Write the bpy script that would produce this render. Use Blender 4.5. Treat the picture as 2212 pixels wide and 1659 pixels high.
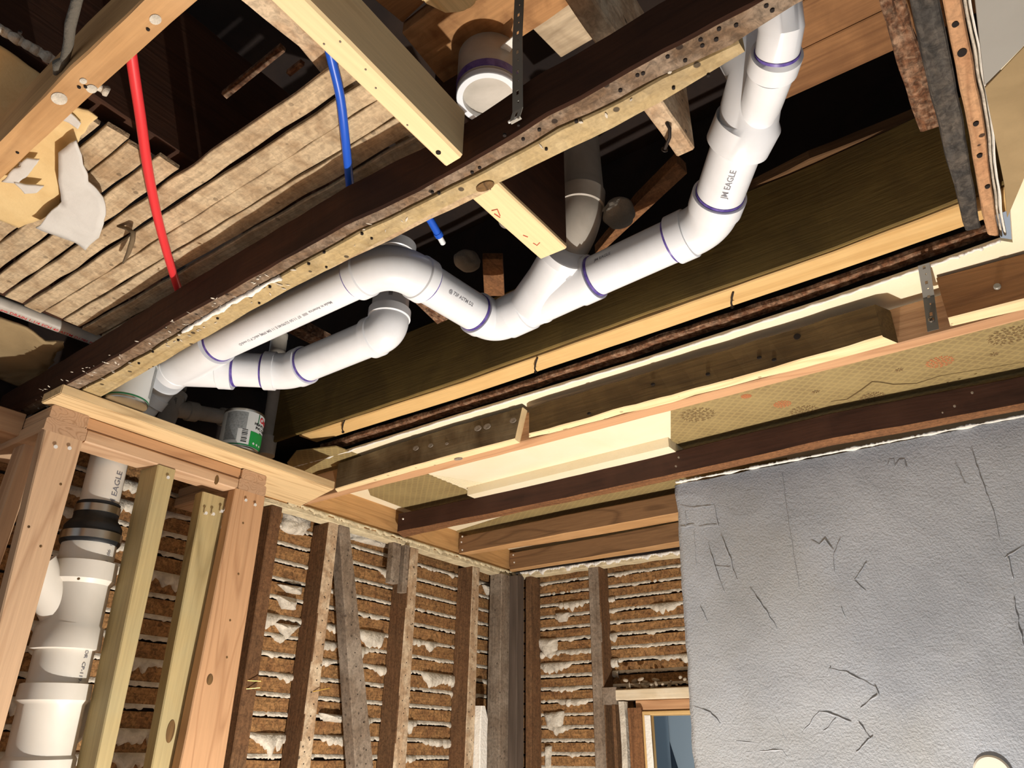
import bpy, bmesh, math, random
from mathutils import Vector, Matrix, noise
random.seed(7)
C = bpy.context.scene.collection
for o in list(bpy.data.objects):
    bpy.data.objects.remove(o)
# ------------------------------------------------------------------ camera, world, light, exposure
CAMZ = 1.65                       # eye height of the camera above the floor
F, PX, PY = 1604.07, 1106.0, 829.5
# columns = world x, y, z axes seen in the camera frame (right, down, forward)
RC = Matrix(((0.58373457, -0.81189376, 0.00908137),
             (0.36786187, 0.25448093, -0.89438085),
             (0.7238312, 0.52542171, 0.44721407)))
RT = RC.transposed()
cam = bpy.data.cameras.new('camera'); cam_o = bpy.data.objects.new('camera', cam); C.objects.link(cam_o)
right, down, fwd = RC[0], RC[1], RC[2]
M = Matrix(((right[0], -down[0], -fwd[0]), (right[1], -down[1], -fwd[1]), (right[2], -down[2], -fwd[2])))
cam_o.matrix_world = M.to_4x4(); cam_o.location = (0, 0, CAMZ)
cam.sensor_width = 36.0; cam.lens = 36.0 * F / 2212.0; cam.clip_start = 0.02
bpy.context.scene.camera = cam_o
w = bpy.data.worlds.new('world'); bpy.context.scene.world = w; w.use_nodes = True
w.node_tree.nodes['Background'].inputs[0].default_value = (0.86, 0.92, 1.0, 1)
w.node_tree.nodes['Background'].inputs[1].default_value = 0.42
def point_light(name, loc, watts, r, col):
    l = bpy.data.lights.new(name, 'POINT'); l.energy = watts; l.shadow_soft_size = r; l.color = col
    o = bpy.data.objects.new(name, l); o.location = (loc[0], loc[1], loc[2] + CAMZ); C.objects.link(o); return o
LAMP = (1.30, 0.74, -1.28)
point_light('work_lamp_light', LAMP, 226, 0.02, (1.0, 0.97, 0.915))
sc = bpy.context.scene
sc.view_settings.view_transform = 'Standard'; sc.view_settings.look = 'None'
sc.view_settings.exposure = 0.0; sc.view_settings.gamma = 1.0; sc.view_settings.use_curve_mapping = False
# ------------------------------------------------------------------ helpers
def at(px, py, ax, val):
    """world point (z measured from camera height) where the sight line meets the plane axis = val"""
    d = RT @ Vector(((px - PX) / F, (py - PY) / F, 1.0))
    return d * (val / d['xyz'.index(ax)])
def srgb(h):
    c = [int(h[i:i+2], 16) / 255 for i in (0, 2, 4)]
    return tuple(x / 12.92 if x <= .04045 else ((x + .055) / 1.055) ** 2.4 for x in c) + (1,)
def tag(o, label=None, cat=None, group=None, kind=None):
    if label: o['label'] = label
    if cat: o['category'] = cat
    if group: o['group'] = group
    if kind: o['kind'] = kind
    return o
def smooth(me, ang=None):
    for p in me.polygons: p.use_smooth = True
def build(name, bm, mat, parent=None, sm=False, base=False):
    """link a bmesh (camera-height coordinates) as one object with its origin at its centre or base"""
    me = bpy.data.meshes.new(name)
    bmesh.ops.recalc_face_normals(bm, faces=bm.faces)
    vs = [v.co for v in bm.verts]
    lo = Vector([min(v[i] for v in vs) for i in range(3)]); hi = Vector([max(v[i] for v in vs) for i in range(3)])
    c = (lo + hi) / 2
    if base: c.z = lo.z
    for v in bm.verts: v.co -= c
    bm.to_mesh(me); bm.free()
    if sm: smooth(me)
    for m in (mat if isinstance(mat, (list, tuple)) else [mat]): me.materials.append(m)
    o = bpy.data.objects.new(name, me); C.objects.link(o)
    o.location = (c.x, c.y, c.z + CAMZ)
    if parent:
        o.parent = parent
        pl = Vector((0, 0, 0)); q = parent
        while q: pl += q.location; q = q.parent
        o.location = o.location - pl
    return o
def empty(name, p, label, cat, group=None):
    o = bpy.data.objects.new(name, None); C.objects.link(o); o.empty_display_size = .05
    o.location = (p[0], p[1], p[2] + CAMZ); return tag(o, label, cat, group)
def lerp(a, b, t): return a + (b - a) * t
def bar(bm, st, jit=0.0, step=0.05, cham=0.002, seed=0.0):
    """loft a four-cornered section through the stations, chamfered and slightly uneven"""
    rings = []
    for s in range(len(st) - 1):
        A, B = st[s], st[s+1]
        n = max(1, int(((sum((b - a).length for a, b in zip(A, B))) / 4) / step))
        for k in range(n + (1 if s == len(st) - 2 else 0)):
            rings.append([lerp(a, b, k / n) for a, b in zip(A, B)])
    prev = None; first = None
    for ri, r in enumerate(rings):
        pts = []
        for i in range(4):
            p, q, t = r[i], r[i-1], r[(i+1) % 4]
            for z in (q, t):
                d = (z - p); L = d.length
                pts.append(p + d * (min(cham, L * .3) / L) if L > 1e-6 else p.copy())
        if jit:
            for i, p in enumerate(pts):
                nv = noise.noise_vector(Vector((p.x * 14 + seed, p.y * 14, p.z * 14)))
                pts[i] = p + nv * jit
        vs = [bm.verts.new(p) for p in pts]
        if prev:
            for i in range(8):
                bm.faces.new((prev[i], prev[(i+1) % 8], vs[(i+1) % 8], vs[i]))
        else: first = vs
        prev = vs
    bm.faces.new(first); bm.faces.new(list(reversed(prev)))
def box(bm, a, b, jit=0.0, cham=.002, axis=None, step=.08, seed=0.0):
    a, b = Vector(a), Vector(b)
    if axis is None: axis = max(range(3), key=lambda i: abs(b[i] - a[i]))
    u, v = [i for i in range(3) if i != axis]
    def cs(t):
        out = []
        for (s, r) in ((0, 0), (1, 0), (1, 1), (0, 1)):
            p = Vector((0, 0, 0)); p[axis] = t; p[u] = (b if s else a)[u]; p[v] = (b if r else a)[v]; out.append(p)
        return out
    bar(bm, [cs(a[axis]), cs(b[axis])], jit, step, cham, seed)
def strip_bm(L, R, z0, z1, jit=.0, step=.05, cham=.002, seed=0., z1b=None):
    bm = bmesh.new(); st = []
    for k, (l, r) in enumerate(zip(L, R)):
        a = at(l[0], l[1], 'z', z0); b = at(r[0], r[1], 'z', z0)
        st.append([a, b, Vector((b.x, b.y, z1)), Vector((a.x, a.y, z1))])
    bar(bm, st, jit, step, cham, seed); return bm
def plate_bm(pts, z0, z1, cut=None):
    """flat polygon (world points) with thickness"""
    bm = bmesh.new()
    lo = [bm.verts.new((p[0], p[1], z0)) for p in pts]; hi = [bm.verts.new((p[0], p[1], z1)) for p in pts]
    bm.faces.new(lo); bm.faces.new(hi); n = len(pts)
    for i in range(n): bm.faces.new((lo[i], lo[(i+1) % n], hi[(i+1) % n], hi[i]))
    return bm
def ppoly(pxs, z): return [at(x, y, 'z', z) for x, y in pxs]
def frames(pts):
    T = []
    for i in range(len(pts)):
        a = pts[max(0, i-1)]; b = pts[min(len(pts)-1, i+1)]
        T.append((b - a).normalized())
    up = Vector((0, 0, 1)) if abs(T[0].z) < .9 else Vector((1, 0, 0))
    n = T[0].cross(up).normalized(); out = []
    for t in T:
        n = (n - t * n.dot(t)).normalized(); out.append((n, t.cross(n)))
    return out
def sweep(bm, pts, rad, seg=40, cap=True):
    fr = frames(pts); prev = None
    for i, p in enumerate(pts):
        r = rad[i] if isinstance(rad, (list, tuple)) else rad
        n, b = fr[i]
        vs = [bm.verts.new(p + (n * math.cos(2*math.pi*k/seg) + b * math.sin(2*math.pi*k/seg)) * r) for k in range(seg)]
        if prev:
            for k in range(seg): bm.faces.new((prev[k], prev[(k+1) % seg], vs[(k+1) % seg], vs[k]))
        elif cap: bm.faces.new(vs)
        prev = vs
    if cap: bm.faces.new(list(reversed(prev)))
def auto(o, ang=35):
    me = o.data
    for p in me.polygons: p.use_smooth = True
    bm = bmesh.new(); bm.from_mesh(me)
    for e in bm.edges:
        if len(e.link_faces) == 2 and e.calc_face_angle(0) > math.radians(ang): e.smooth = False
    bm.to_mesh(me); bm.free(); return o
# ------------------------------------------------------------------ materials
def new_mat(name):
    m = bpy.data.materials.new(name); m.use_nodes = True; nt = m.node_tree
    return m, nt, nt.nodes['Principled BSDF']
def N(nt, typ, **kw):
    n = nt.nodes.new(typ)
    for k, v in kw.items(): setattr(n, k, v)
    return n
def ramp(nt, src, stops):
    r = N(nt, 'ShaderNodeValToRGB'); e = r.color_ramp.elements
    while len(e) < len(stops): e.new(.5)
    for i, (p, c) in enumerate(stops): e[i].position = p; e[i].color = c if len(c) == 4 else tuple(c) + (1,)
    nt.links.new(src, r.inputs[0]); return r.outputs[0]
def mix(nt, f, a, b, mode='MIX'):
    m = N(nt, 'ShaderNodeMix', data_type='RGBA', blend_type=mode)
    for s, v in ((m.inputs[0], f), (m.inputs[6], a), (m.inputs[7], b)):
        if hasattr(v, 'links'): nt.links.new(v, s)
        else: s.default_value = v
    return m.outputs[2]
def coords(nt, scale, rnd=True):
    tc = N(nt, 'ShaderNodeTexCoord'); mp = N(nt, 'ShaderNodeMapping'); mp.inputs['Scale'].default_value = scale
    src = tc.outputs['Object']
    if rnd:
        oi = N(nt, 'ShaderNodeObjectInfo'); ad = N(nt, 'ShaderNodeVectorMath', operation='ADD'); ml = N(nt, 'ShaderNodeMath', operation='MULTIPLY')
        ml.inputs[1].default_value = 37.0; nt.links.new(oi.outputs['Random'], ml.inputs[0])
        nt.links.new(src, ad.inputs[0]); nt.links.new(ml.outputs[0], ad.inputs[1]); src = ad.outputs[0]
    nt.links.new(src, mp.inputs[0]); return mp.outputs[0]
def noise_n(nt, vec, scale, detail=4, dist=0, rough=.55):
    n = N(nt, 'ShaderNodeTexNoise'); n.inputs['Scale'].default_value = scale; n.inputs['Detail'].default_value = detail
    n.inputs['Distortion'].default_value = dist; n.inputs['Roughness'].default_value = rough
    nt.links.new(vec, n.inputs['Vector']); return n.outputs['Fac']
_W = {}
def mute(c, k=.93):
    r_, g_, b_ = c[:3]; l = .3 * r_ + .59 * g_ + .11 * b_
    return (l + (r_ - l) * k, l + (g_ - l) * k, l + (b_ - l) * k, 1)
def wood(key, dark, light, ax, rings=6.0, ringamt=.5, fib=.35, blot=None, blotamt=.0, spots=0.0, rough=.75, bump=.3, blots=7.0, gs=1.0, mott=0.0):
    k = (key, ax)
    if k in _W: return _W[k]
    m, nt, b = new_mat('wood_' + key + '_' + ax)
    i = 'xyz'.index(ax)
    s1 = [9 * gs] * 3; s1[i] = 0.7 * gs
    s2 = [160.0] * 3; s2[i] = 7.0
    v1 = coords(nt, s1); v2 = coords(nt, s2); v3 = coords(nt, (1, 1, 1))
    n1 = noise_n(nt, v1, 1.0, 2, .4)
    mu = N(nt, 'ShaderNodeMath', operation='MULTIPLY'); mu.inputs[1].default_value = rings; nt.links.new(n1, mu.inputs[0])
    pp = N(nt, 'ShaderNodeMath', operation='PINGPONG'); pp.inputs[1].default_value = .5; nt.links.new(mu.outputs[0], pp.inputs[0])
    m2 = N(nt, 'ShaderNodeMath', operation='MULTIPLY'); m2.inputs[1].default_value = 2.0; nt.links.new(pp.outputs[0], m2.inputs[0])
    col = ramp(nt, m2.outputs[0], [(0.0, mute(srgb(dark))), (.35, mute(srgb(light))), (1.0, mute(srgb(light)))])
    col = mix(nt, 1 - ringamt, col, mute(srgb(light)))
    fb = noise_n(nt, v2, 1.0, 3)
    fr = ramp(nt, fb, [(.25, (1-fib, 1-fib, 1-fib)), (.7, (1, 1, 1))])
    col = mix(nt, 1.0, col, fr, 'MULTIPLY')
    if blot:
        nb = noise_n(nt, v3, blots, 5, .6)
        fb2 = ramp(nt, nb, [(.42, (0, 0, 0)), (.68, (blotamt, blotamt, blotamt))])
        col = mix(nt, fb2, col, mute(srgb(blot)))
    if mott:
        nm = noise_n(nt, v3, 85, 4, .8, .7)
        col = mix(nt, 1.0, col, ramp(nt, nm, [(.36, (1 - mott,) * 3), (.62, (1.0 + mott * .35,) * 3)]), 'MULTIPLY')
    if spots:
        vo = N(nt, 'ShaderNodeTexVoronoi'); vo.inputs['Scale'].default_value = 27; nt.links.new(v3, vo.inputs['Vector'])
        sp = ramp(nt, vo.outputs['Distance'], [(0.0, (spots,)*3), (.11, (spots,)*3), (.14, (0, 0, 0))])
        col = mix(nt, sp, col, (.02, .012, .008, 1))
    nt.links.new(col, b.inputs['Base Color']); b.inputs['Roughness'].default_value = rough
    b.inputs['Specular IOR Level'].default_value = .25
    bp = N(nt, 'ShaderNodeBump'); bp.inputs['Strength'].default_value = bump; bp.inputs['Distance'].default_value = .002
    nt.links.new(fb, bp.inputs['Height']); nt.links.new(bp.outputs[0], b.inputs['Normal'])
    _W[k] = m; return m
def pine(ax): return wood('new_pine', 'c79a5c', 'ecd09a', ax, 5, .45, .12, rough=.6)
def pinkish(ax): return wood('fir', 'a37a56', 'cba680', ax, 7, .55, .15, rough=.62)
def orange_fir(ax): return wood('orange_fir', '9b6c46', 'c4966a', ax, 7, .5, .15, rough=.6)
def treated(ax): return wood('treated', '806d42', 'b8a26e', ax, 6, .5, .22, 'a8a07a', .35, rough=.65)
def treated_old(ax): return wood('treated_old', '80683f', 'b59c6a', ax, 7, .5, .25, 'c9b890', .3, spots=.85, rough=.7, blots=22, mott=.2)
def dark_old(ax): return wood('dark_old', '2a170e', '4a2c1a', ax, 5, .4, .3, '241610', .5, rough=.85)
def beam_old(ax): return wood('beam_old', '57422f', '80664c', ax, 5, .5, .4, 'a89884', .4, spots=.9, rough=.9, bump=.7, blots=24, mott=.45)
def cream_b(ax): return wood('cream_edge', 'c9a266', 'ecd3a0', ax, 6, .45, .2, 'd6b27a', .3, spots=.5, rough=.7)
def brown_old(ax): return wood('brown_old', '5b3a22', '8a5e38', ax, 7, .5, .3, '6b452a', .4, rough=.85, mott=.35)
def red_old(ax): return wood('red_old', '573c25', '866341', ax, 9, .6, .25, rough=.75)
def stud_old(ax): return wood('stud_old', '543a25', '7c5a3a', ax, 4, .35, .4, '6d4526', .4, rough=.9, bump=.7, mott=.4)
def stud_pale(ax): return wood('stud_pale', '8f7050', 'ba9a76', ax, 5, .35, .3, 'd8c4a4', .8, spots=.8, rough=.9, blots=18, mott=.3)
def stud_grey(ax): return wood('stud_grey', '5c4c3c', '8a7763', ax, 4, .4, .35, 'a89a88', .6, spots=.6, rough=.9, mott=.35)
def gold(ax): return wood('gold', 'b58a48', 'd6b070', ax, 5, .4, .15, 'b78a48', .3, rough=.6)
def olive(ax): return wood('olive', '5b4822', '7c652f', ax, 3, .25, .25, '4d3b1d', .5, rough=.75)
def tan_fir(ax): return wood('tan', '9c7042', 'c2935c', ax, 6, .45, .2, 'd8ad78', .3, rough=.7)
def rim_fir(ax): return wood('rim', 'a0713c', 'cb9a5e', ax, 10, .5, .2, 'a8824e', .35, rough=.75)
def lath_m(ax): return wood('lath', '765028', 'a87b48', ax, 3, .3, .35, '6a4023', .55, rough=.9, bump=.9, blots=16, gs=2, mott=.6)
def lathceil_m(ax): return wood('lath_ceiling', '9c8260', 'cdb48e', ax, 3, .25, .3, '8b6a44', .6, spots=.45, rough=.9, bump=.8, blots=18, gs=2, mott=.26)
def char(ax): return wood('charred', '2c2926', '4a4641', ax, 4, .4, .4, '6a5f52', .5, rough=.9, bump=.9, mott=.5, blots=30)
def roughbrown(ax): return wood('rough_lath', '4a2c1c', '7d5336', ax, 5, .5, .7, 'b89a7c', .45, rough=.95, bump=1.0, blots=60, mott=.6)
def plain(name, col, rough=.5, bump=0, bs=80, var=None, va=.3, vs=6, metal=0, spec=.4):
    m, nt, b = new_mat(name); b.inputs['Roughness'].default_value = rough; b.inputs['Metallic'].default_value = metal
    b.inputs['Specular IOR Level'].default_value = spec
    v = coords(nt, (1, 1, 1), rnd=False)
    if var:
        n = noise_n(nt, v, vs, 5, .5)
        f = ramp(nt, n, [(.40, (0, 0, 0)), (.66, (va,)*3)])
        nt.links.new(mix(nt, f, srgb(col), srgb(var)), b.inputs['Base Color'])
    else: b.inputs['Base Color'].default_value = srgb(col)
    if bump:
        n2 = noise_n(nt, v, bs, 5)
        bp = N(nt, 'ShaderNodeBump'); bp.inputs['Strength'].default_value = bump; bp.inputs['Distance'].default_value = .004
        nt.links.new(n2, bp.inputs['Height']); nt.links.new(bp.outputs[0], b.inputs['Normal'])
    return m
PVC = plain('white_pvc', 'e6e9ec', .26, 0, var='cfcfce', va=.35, vs=9, spec=.5)
PVC_OLD = plain('grey_pvc', 'bdb6aa', .45, 0, var='8f877a', va=.5, vs=12)
PVC_CREAM = plain('stack_pvc', 'd6d0c4', .32, 0, var='c2bbae', va=.35, vs=8, spec=.5)
GROOVE = plain('joint_grey', '8f9090', .5)
PURPLE = plain('purple_primer', '4a3a86', .35, var='7a68b4', va=.7, vs=60)
RUBBER = plain('black_rubber', '16181a', .55)
STEEL = plain('steel', 'b9b4aa', .3, metal=1)
ZINC = plain('zinc_strap', '8a877e', .5, metal=.25, var='a29d90', va=.5)
NAILM = plain('nail_metal', '2a211b', .6, metal=.4)
SHINY = plain('bright_nail', 'e8e6e0', .35, metal=.3)
REDP = plain('red_tube', 'd6363a', .35); BLUEP = plain('blue_tube', '1f57c4', .35)
INK = plain('ink', '74747a', .6); BLACK = plain('black_ink', '17171a', .6)
GREEN = plain('label_green', '1e8a3e', .5); REDINK = plain('label_red', 'c8202c', .5); CANW = plain('can_label', 'c9cbc8', .4)
DKGREEN = plain('label_dark_green', '17663a', .5); GREYLAB = plain('label_grey', '8f9291', .6, var='6f7372', va=.8, vs=200)
PLASTER = plain('plaster', 'd2c9b8', .95, 1.0, 120, var='8d8272', va=.6, vs=30)
PLASTER_C = plain('plaster_cream_edge', 'd8c9a4', .9, .9, 90, var='a8987a', va=.6, vs=25)
PLASTER_W = plain('plaster_white', 'e6e2d8', .9, .8, 90)
CREAM = plain('cream_board', 'e6dcc0', .85, .25, 60, var='decfa6', va=.4, vs=5)
PAPERT = plain('paper_tan', 'd8bd88', .85, .4, 60, var='c4a068', va=.5, vs=12)
PAPERW = plain('paper_grey', 'c9c6bf', .85, .3, 50, var='b3afa6', va=.5, vs=10)
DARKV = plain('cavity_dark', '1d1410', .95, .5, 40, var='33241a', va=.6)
TANPL = plain('old_plaster_tan', '9a845f', .9, .4, 40, var='7d6a4a', va=.6, vs=8)
GREYPAINT = plain('grey_paint', '8f8c84', .7, .15, 40, var='7b776c', va=.4, vs=4)
# ------------------------------------------------------------------ nails
def nails(parent, pts, normal, r=.004, mat=None, name='nail', long=0.0):
    nrm = Vector(normal).normalized()
    for p in pts:
        bm = bmesh.new(); p = Vector(p)
        sweep(bm, [p - nrm * .004, p + nrm * (.0016 + long), p + nrm * (.0016 + long + r * .4)], [r * (.45 if long else 1), r * (.45 if long else 1), r * .8] if not long else [r*.45, r*.45, r], 12)
        o = build(name, bm, mat or SHINY, parent)
    return
# ================================================================== SETTING
FL = -CAMZ
bm = bmesh.new(); box(bm, (-1.8, -2.4, FL - .06), (4.6, 2.7, FL), axis=0, step=9)
tag(build('floor', bm, plain('floor_subfloor', '8a6a4a', .8, .3, 20, var='6f5238', va=.5)), 'bare timber subfloor of the gutted room', 'floor', kind='structure')
# ---- lath walls -------------------------------------------------------------
def lath_wall(name, axis, depth, a0, a1, z0, z1, pitch, thick, openings=(), seed=3):
    bm = bmesh.new(); rnd = random.Random(seed); z = z1
    rows = []
    while z > z0:
        h = pitch - .007 - rnd.uniform(0, .003); rows.append((z - h, z)); z -= pitch
    for (lo, hi) in rows:
        segs = [(a0, a1)]
        for (o0, o1, p0, p1) in openings:
            if hi > p0 and lo < p1:
                segs = [s for q in segs for s in ((q[0], min(q[1], o0)), (max(q[0], o1), q[1])) if s[1] - s[0] > .02]
        for s0, s1 in segs:
            off = rnd.uniform(-.0015, .0015)
            if axis == 'x': a, b = (s0, depth + off, lo), (s1, depth + thick, hi)
            else: a, b = (depth + off, s0, lo), (depth + thick, s1, hi)
            vis = lo > -.15
            box(bm, a, b, .0022 if vis else 0, .001, axis=0 if axis == 'x' else 1, step=.03 if vis else 9, seed=lo * 50)
    return bm, rows
def keys(rows, axis, depth, segs, seed, amp=1.0, opens=()):
    """plaster squeezed through the gaps between laths"""
    bm = bmesh.new()
    for ri, (lo, hi) in enumerate(rows):
        if lo < -.2: continue
        zg = lo + .001
        for si, (s0, s1) in enumerate(segs):
            if any(o[2] < zg < o[3] and s1 > o[0] + .01 and s0 < o[1] - .01 for o in opens): continue
            n = int((s1 - s0) / .006); prev = None
            big = noise.noise(Vector((ri * 3.3 + seed, si * 5.1, 0))) 
            for k in range(n + 1):
                a = s0 + (s1 - s0) * k / n
                q = noise.noise(Vector((a * 9, ri * 2.7 + seed, 1.3))); q2 = noise.noise(Vector((a * 60, ri * 7.1, seed))); q3 = noise.noise(Vector((a * 170, ri * 1.9, seed)))
                h = .0055 + max(0, q + big * 1.1 - .12) * .060 * amp * (1 + q2 * .9) + q2 * .0045 + q3 * .0034
                h = max(.0005, h); t = .003 + min(.014, h * .45)
                if q + q2 * .5 < -.5: h = .0012; t = .0012
                if axis == 'x': f = lambda zz, dd: Vector((a, depth - dd, zz))
                else: f = lambda zz, dd: Vector((depth - dd, a, zz))
                j = noise.noise(Vector((a * 90, zg * 40, 2))) * .0018
                sec = [f(zg + .008, .0), f(zg + .002, t * .8 + j), f(zg - h * .5, t + j), f(zg - h * .9, t * .7), f(zg - h, -.001)]
                vs = [bm.verts.new(p) for p in sec]
                if prev:
                    for i in range(4): bm.faces.new((prev[i], prev[i+1], vs[i+1], vs[i]))
                prev = vs
    return bm
YL, XB = 2.10, 2.92       # planes of the stud faces of the left and the back wall
bm, rowsL = lath_wall('wall_left', 'x', YL + .09, .3, 3.0, FL, .778, .0615, .012, seed=3)
wl = tag(build('wall_left', bm, lath_m('x')), 'brown wooden lath of the left wall seen from behind', 'wall', kind='structure')
segL = [(1.30, 1.60), (1.66, 1.80), (1.78, 2.20), (2.26, 2.56), (2.64, 2.86)]
build('plaster_key', keys(rowsL, 'x', YL + .09, [(.85, 1.60), (1.60, 2.86)], 11.0), PLASTER, wl, sm=True)
OPW = (.70, 1.545, -1.65, .19)   # window opening in the back wall (y0,y1,z0,z1)
bm, rowsB = lath_wall('wall_back', 'y', XB + .085, -1.2, 2.2, FL, .775, .0518, .012, openings=[OPW], seed=5)
wb = tag(build('wall_back', bm, lath_m('y')), 'brown wooden lath of the back wall seen from behind', 'wall', kind='structure')
build('plaster_key', keys(rowsB, 'y', XB + .085, [(.5, 1.60), (1.60, 2.02)], 4.0, .8, [OPW]), PLASTER, wb, sm=True)
# dark sheet behind the lath so the gaps read dark, not as sky
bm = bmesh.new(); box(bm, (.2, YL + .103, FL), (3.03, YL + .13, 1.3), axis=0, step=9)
build('dark_backing', bm, DARKV, wl)
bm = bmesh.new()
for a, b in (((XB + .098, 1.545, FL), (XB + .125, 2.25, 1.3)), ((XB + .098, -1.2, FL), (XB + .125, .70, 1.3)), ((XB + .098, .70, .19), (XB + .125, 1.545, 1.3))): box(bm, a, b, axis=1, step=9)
build('dark_backing', bm, DARKV, wb)
# ---- grey plastered partition ----------------------------------------------
m, nt, b = new_mat('grey_plaster')
v = coords(nt, (1, 1, 1), False)
n1 = noise_n(nt, v, 3, 5, .5); c = ramp(nt, n1, [(.35, srgb('888c92')), (.65, srgb('a0a4aa'))])
n2 = noise_n(nt, v, 1.6, 4, .5); c = mix(nt, ramp(nt, n2, [(.5, (0,0,0)), (.7, (.35,)*3)]), c, srgb('8e8a7c'))
nt.links.new(c, b.inputs['Base Color']); b.inputs['Roughness'].default_value = .55
na = noise_n(nt, v, 170, 3); nb_ = noise_n(nt, v, 22, 5, 1.0)
ad = N(nt, 'ShaderNodeMath', operation='ADD'); m1 = N(nt, 'ShaderNodeMath', operation='MULTIPLY'); m1.inputs[1].default_value = .8
nt.links.new(nb_, m1.inputs[0]); nt.links.new(na, ad.inputs[0]); nt.links.new(m1.outputs[0], ad.inputs[1])
bp = N(nt, 'ShaderNodeBump'); bp.inputs['Strength'].default_value = .6; bp.inputs['Distance'].default_value = .004
nt.links.new(ad.outputs[0], bp.inputs['Height']); nt.links.new(bp.outputs[0], b.inputs['Normal']); GREYW = m
XG = 2.14
def wall_grid(name, edge, top, y1, z0, mat):
    bm = bmesh.new(); ny, nz = 150, 150
    ytop = at(*edge[0], 'x', XG).y; p1 = at(*edge[1], 'x', XG)
    slope = (p1.y - ytop) / (p1.z - at(*edge[0], 'x', XG).z)
    zt0 = at(*top[0], 'x', XG).z; zt1 = at(*top[1], 'x', XG)
    grid = []
    for i in range(nz + 1):
        row = []; t = i / nz; tt = t ** 1.6
        for j in range(ny + 1):
            s = j / ny
            ztop = zt0 + (zt1.z - zt0) * s * 1.0 + noise.noise(Vector((s * 30, 0, 0))) * .004
            z = ztop + (z0 - ztop) * tt
            ye = ytop + slope * (z - zt0) + noise.noise(Vector((0, z * 14, 3))) * .006 + noise.noise(Vector((0, z * 50, 3))) * .002
            y = ye + (y1 - ye) * s
            P = Vector((0, y * 1.0, z))
            d = noise.noise(P * 2.2) * .004 + noise.noise(P * 7) * .0012
            cr = abs(noise.noise(P * 3.1 + Vector((5, 0, 0)))); d += max(0, .03 - cr) * .04 * (1 if noise.noise(P * 2.0 + Vector((9, 3, 1))) > .12 else 0)
            if tt < .02: d -= .0
            row.append(bm.verts.new((XG - d, y, z)))
        grid.append(row)
    for i in range(nz):
        for j in range(ny): bm.faces.new((grid[i][j], grid[i][j+1], grid[i+1][j+1], grid[i+1][j]))
    back = []
    for row in grid: back.append([bm.verts.new((XG + .12, v.co.y, v.co.z)) for v in (row[0], row[-1])])
    for i in range(nz):
        bm.faces.new((grid[i][0], grid[i+1][0], back[i+1][0], back[i][0]))
        bm.faces.new((grid[i][-1], back[i][1], back[i+1][1], grid[i+1][-1]))
        bm.faces.new((back[i][0], back[i+1][0], back[i+1][1], back[i][1]))
    bm.faces.new([r for r in grid[0]] + [back[0][1], back[0][0]])
    return build(name, bm, mat, sm=True)
wr = tag(wall_grid('wall_right', [(1459, 1048), (1499, 1659)], [(1459, 1048), (2212, 902)], -1.3, FL, GREYW), 'rough grey plastered partition wall', 'wall', kind='structure')
# scars and trowel ridges on the partition
def ridge(pxs, r, parent, mat, name='plaster_ridge', off=.002):
    pts = [at(x, y, 'x', XG) for x, y in pxs]; pl = []
    for a, b_ in zip(pts, pts[1:]):
        n = max(2, int((b_ - a).length / .006))
        for k in range(n): pl.append(lerp(a, b_, k / n))
    pl.append(pts[-1])
    pl = [p + Vector((-off, noise.noise(p * 60) * .003, noise.noise(p * 50 + Vector((3, 3, 3))) * .003)) for p in pl]
    rad = [max(.0005, r * .55 * (.55 + .6 * noise.noise(p * 45)) * math.sin(math.pi * (i + .5) / len(pl)) ** .4) for i, p in enumerate(pl)]
    bm = bmesh.new(); sweep(bm, pl, rad, 8); return bm
RG = [([(1470, 1095), (1500, 1098), (1545, 1092)], .003), ([(1545, 1092), (1552, 1140)], .004), ([(1470, 1140), (1500, 1136)], .003), ([(1510, 1140), (1548, 1136)], .003), ([(1480, 1105), (1482, 1135)], .003),
      ([(1557, 1155), (1575, 1200), (1592, 1255)], .004), ([(1545, 1225), (1578, 1228)], .003), ([(1530, 1175), (1548, 1235), (1565, 1280)], .004), ([(1500, 1150), (1504, 1225)], .003),
      ([(1690, 1025), (1705, 1140), (1728, 1270)], .0015), ([(1815, 1165), (1800, 1205), (1803, 1240)], .004), ([(1872, 1215), (1845, 1255)], .005), ([(1845, 1255), (1870, 1275)], .003), ([(1752, 1170), (1770, 1178), (1782, 1165), (1800, 1190)], .004),
      ([(1818, 1310), (1826, 1335)], .004), ([(1620, 1270), (1655, 1320), (1680, 1360)], .005), ([(1770, 1535), (1800, 1545), (1840, 1560)], .005), ([(1770, 1535), (1750, 1565), (1735, 1580)], .004), ([(1805, 1553), (1780, 1580)], .003),
      ([(1890, 1480), (1898, 1500), (1860, 1530)], .005), ([(1855, 1560), (1880, 1595)], .004), ([(1885, 1590), (1850, 1625)], .005), ([(1590, 1600), (1650, 1608)], .004), ([(1610, 1625), (1690, 1620), (1705, 1640)], .005), ([(1675, 1545), (1700, 1600)], .003),
      ([(1502, 1528), (1535, 1538), (1555, 1565)], .004), ([(2098, 970), (2118, 1030), (2150, 1120), (2158, 1170)], .004), ([(2062, 1000), (2085, 1050)], .003), ([(2175, 1200), (2190, 1250)], .006), ([(2170, 1205), (2212, 1180)], .004),
      ([(1917, 1012), (1921, 998), (1930, 998), (1935, 1012)], .0028), ([(1935, 1010), (1942, 998), (1953, 998), (1960, 1014)], .0028), ([(1515, 1310), (1530, 1345)], .004), ([(1790, 1444), (1830, 1452), (1890, 1485)], .003), ([(1795, 1440), (1790, 1460)], .004),
      ([(2190, 1290), (2205, 1370), (2212, 1400)], .006)]
bm = bmesh.new()
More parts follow.
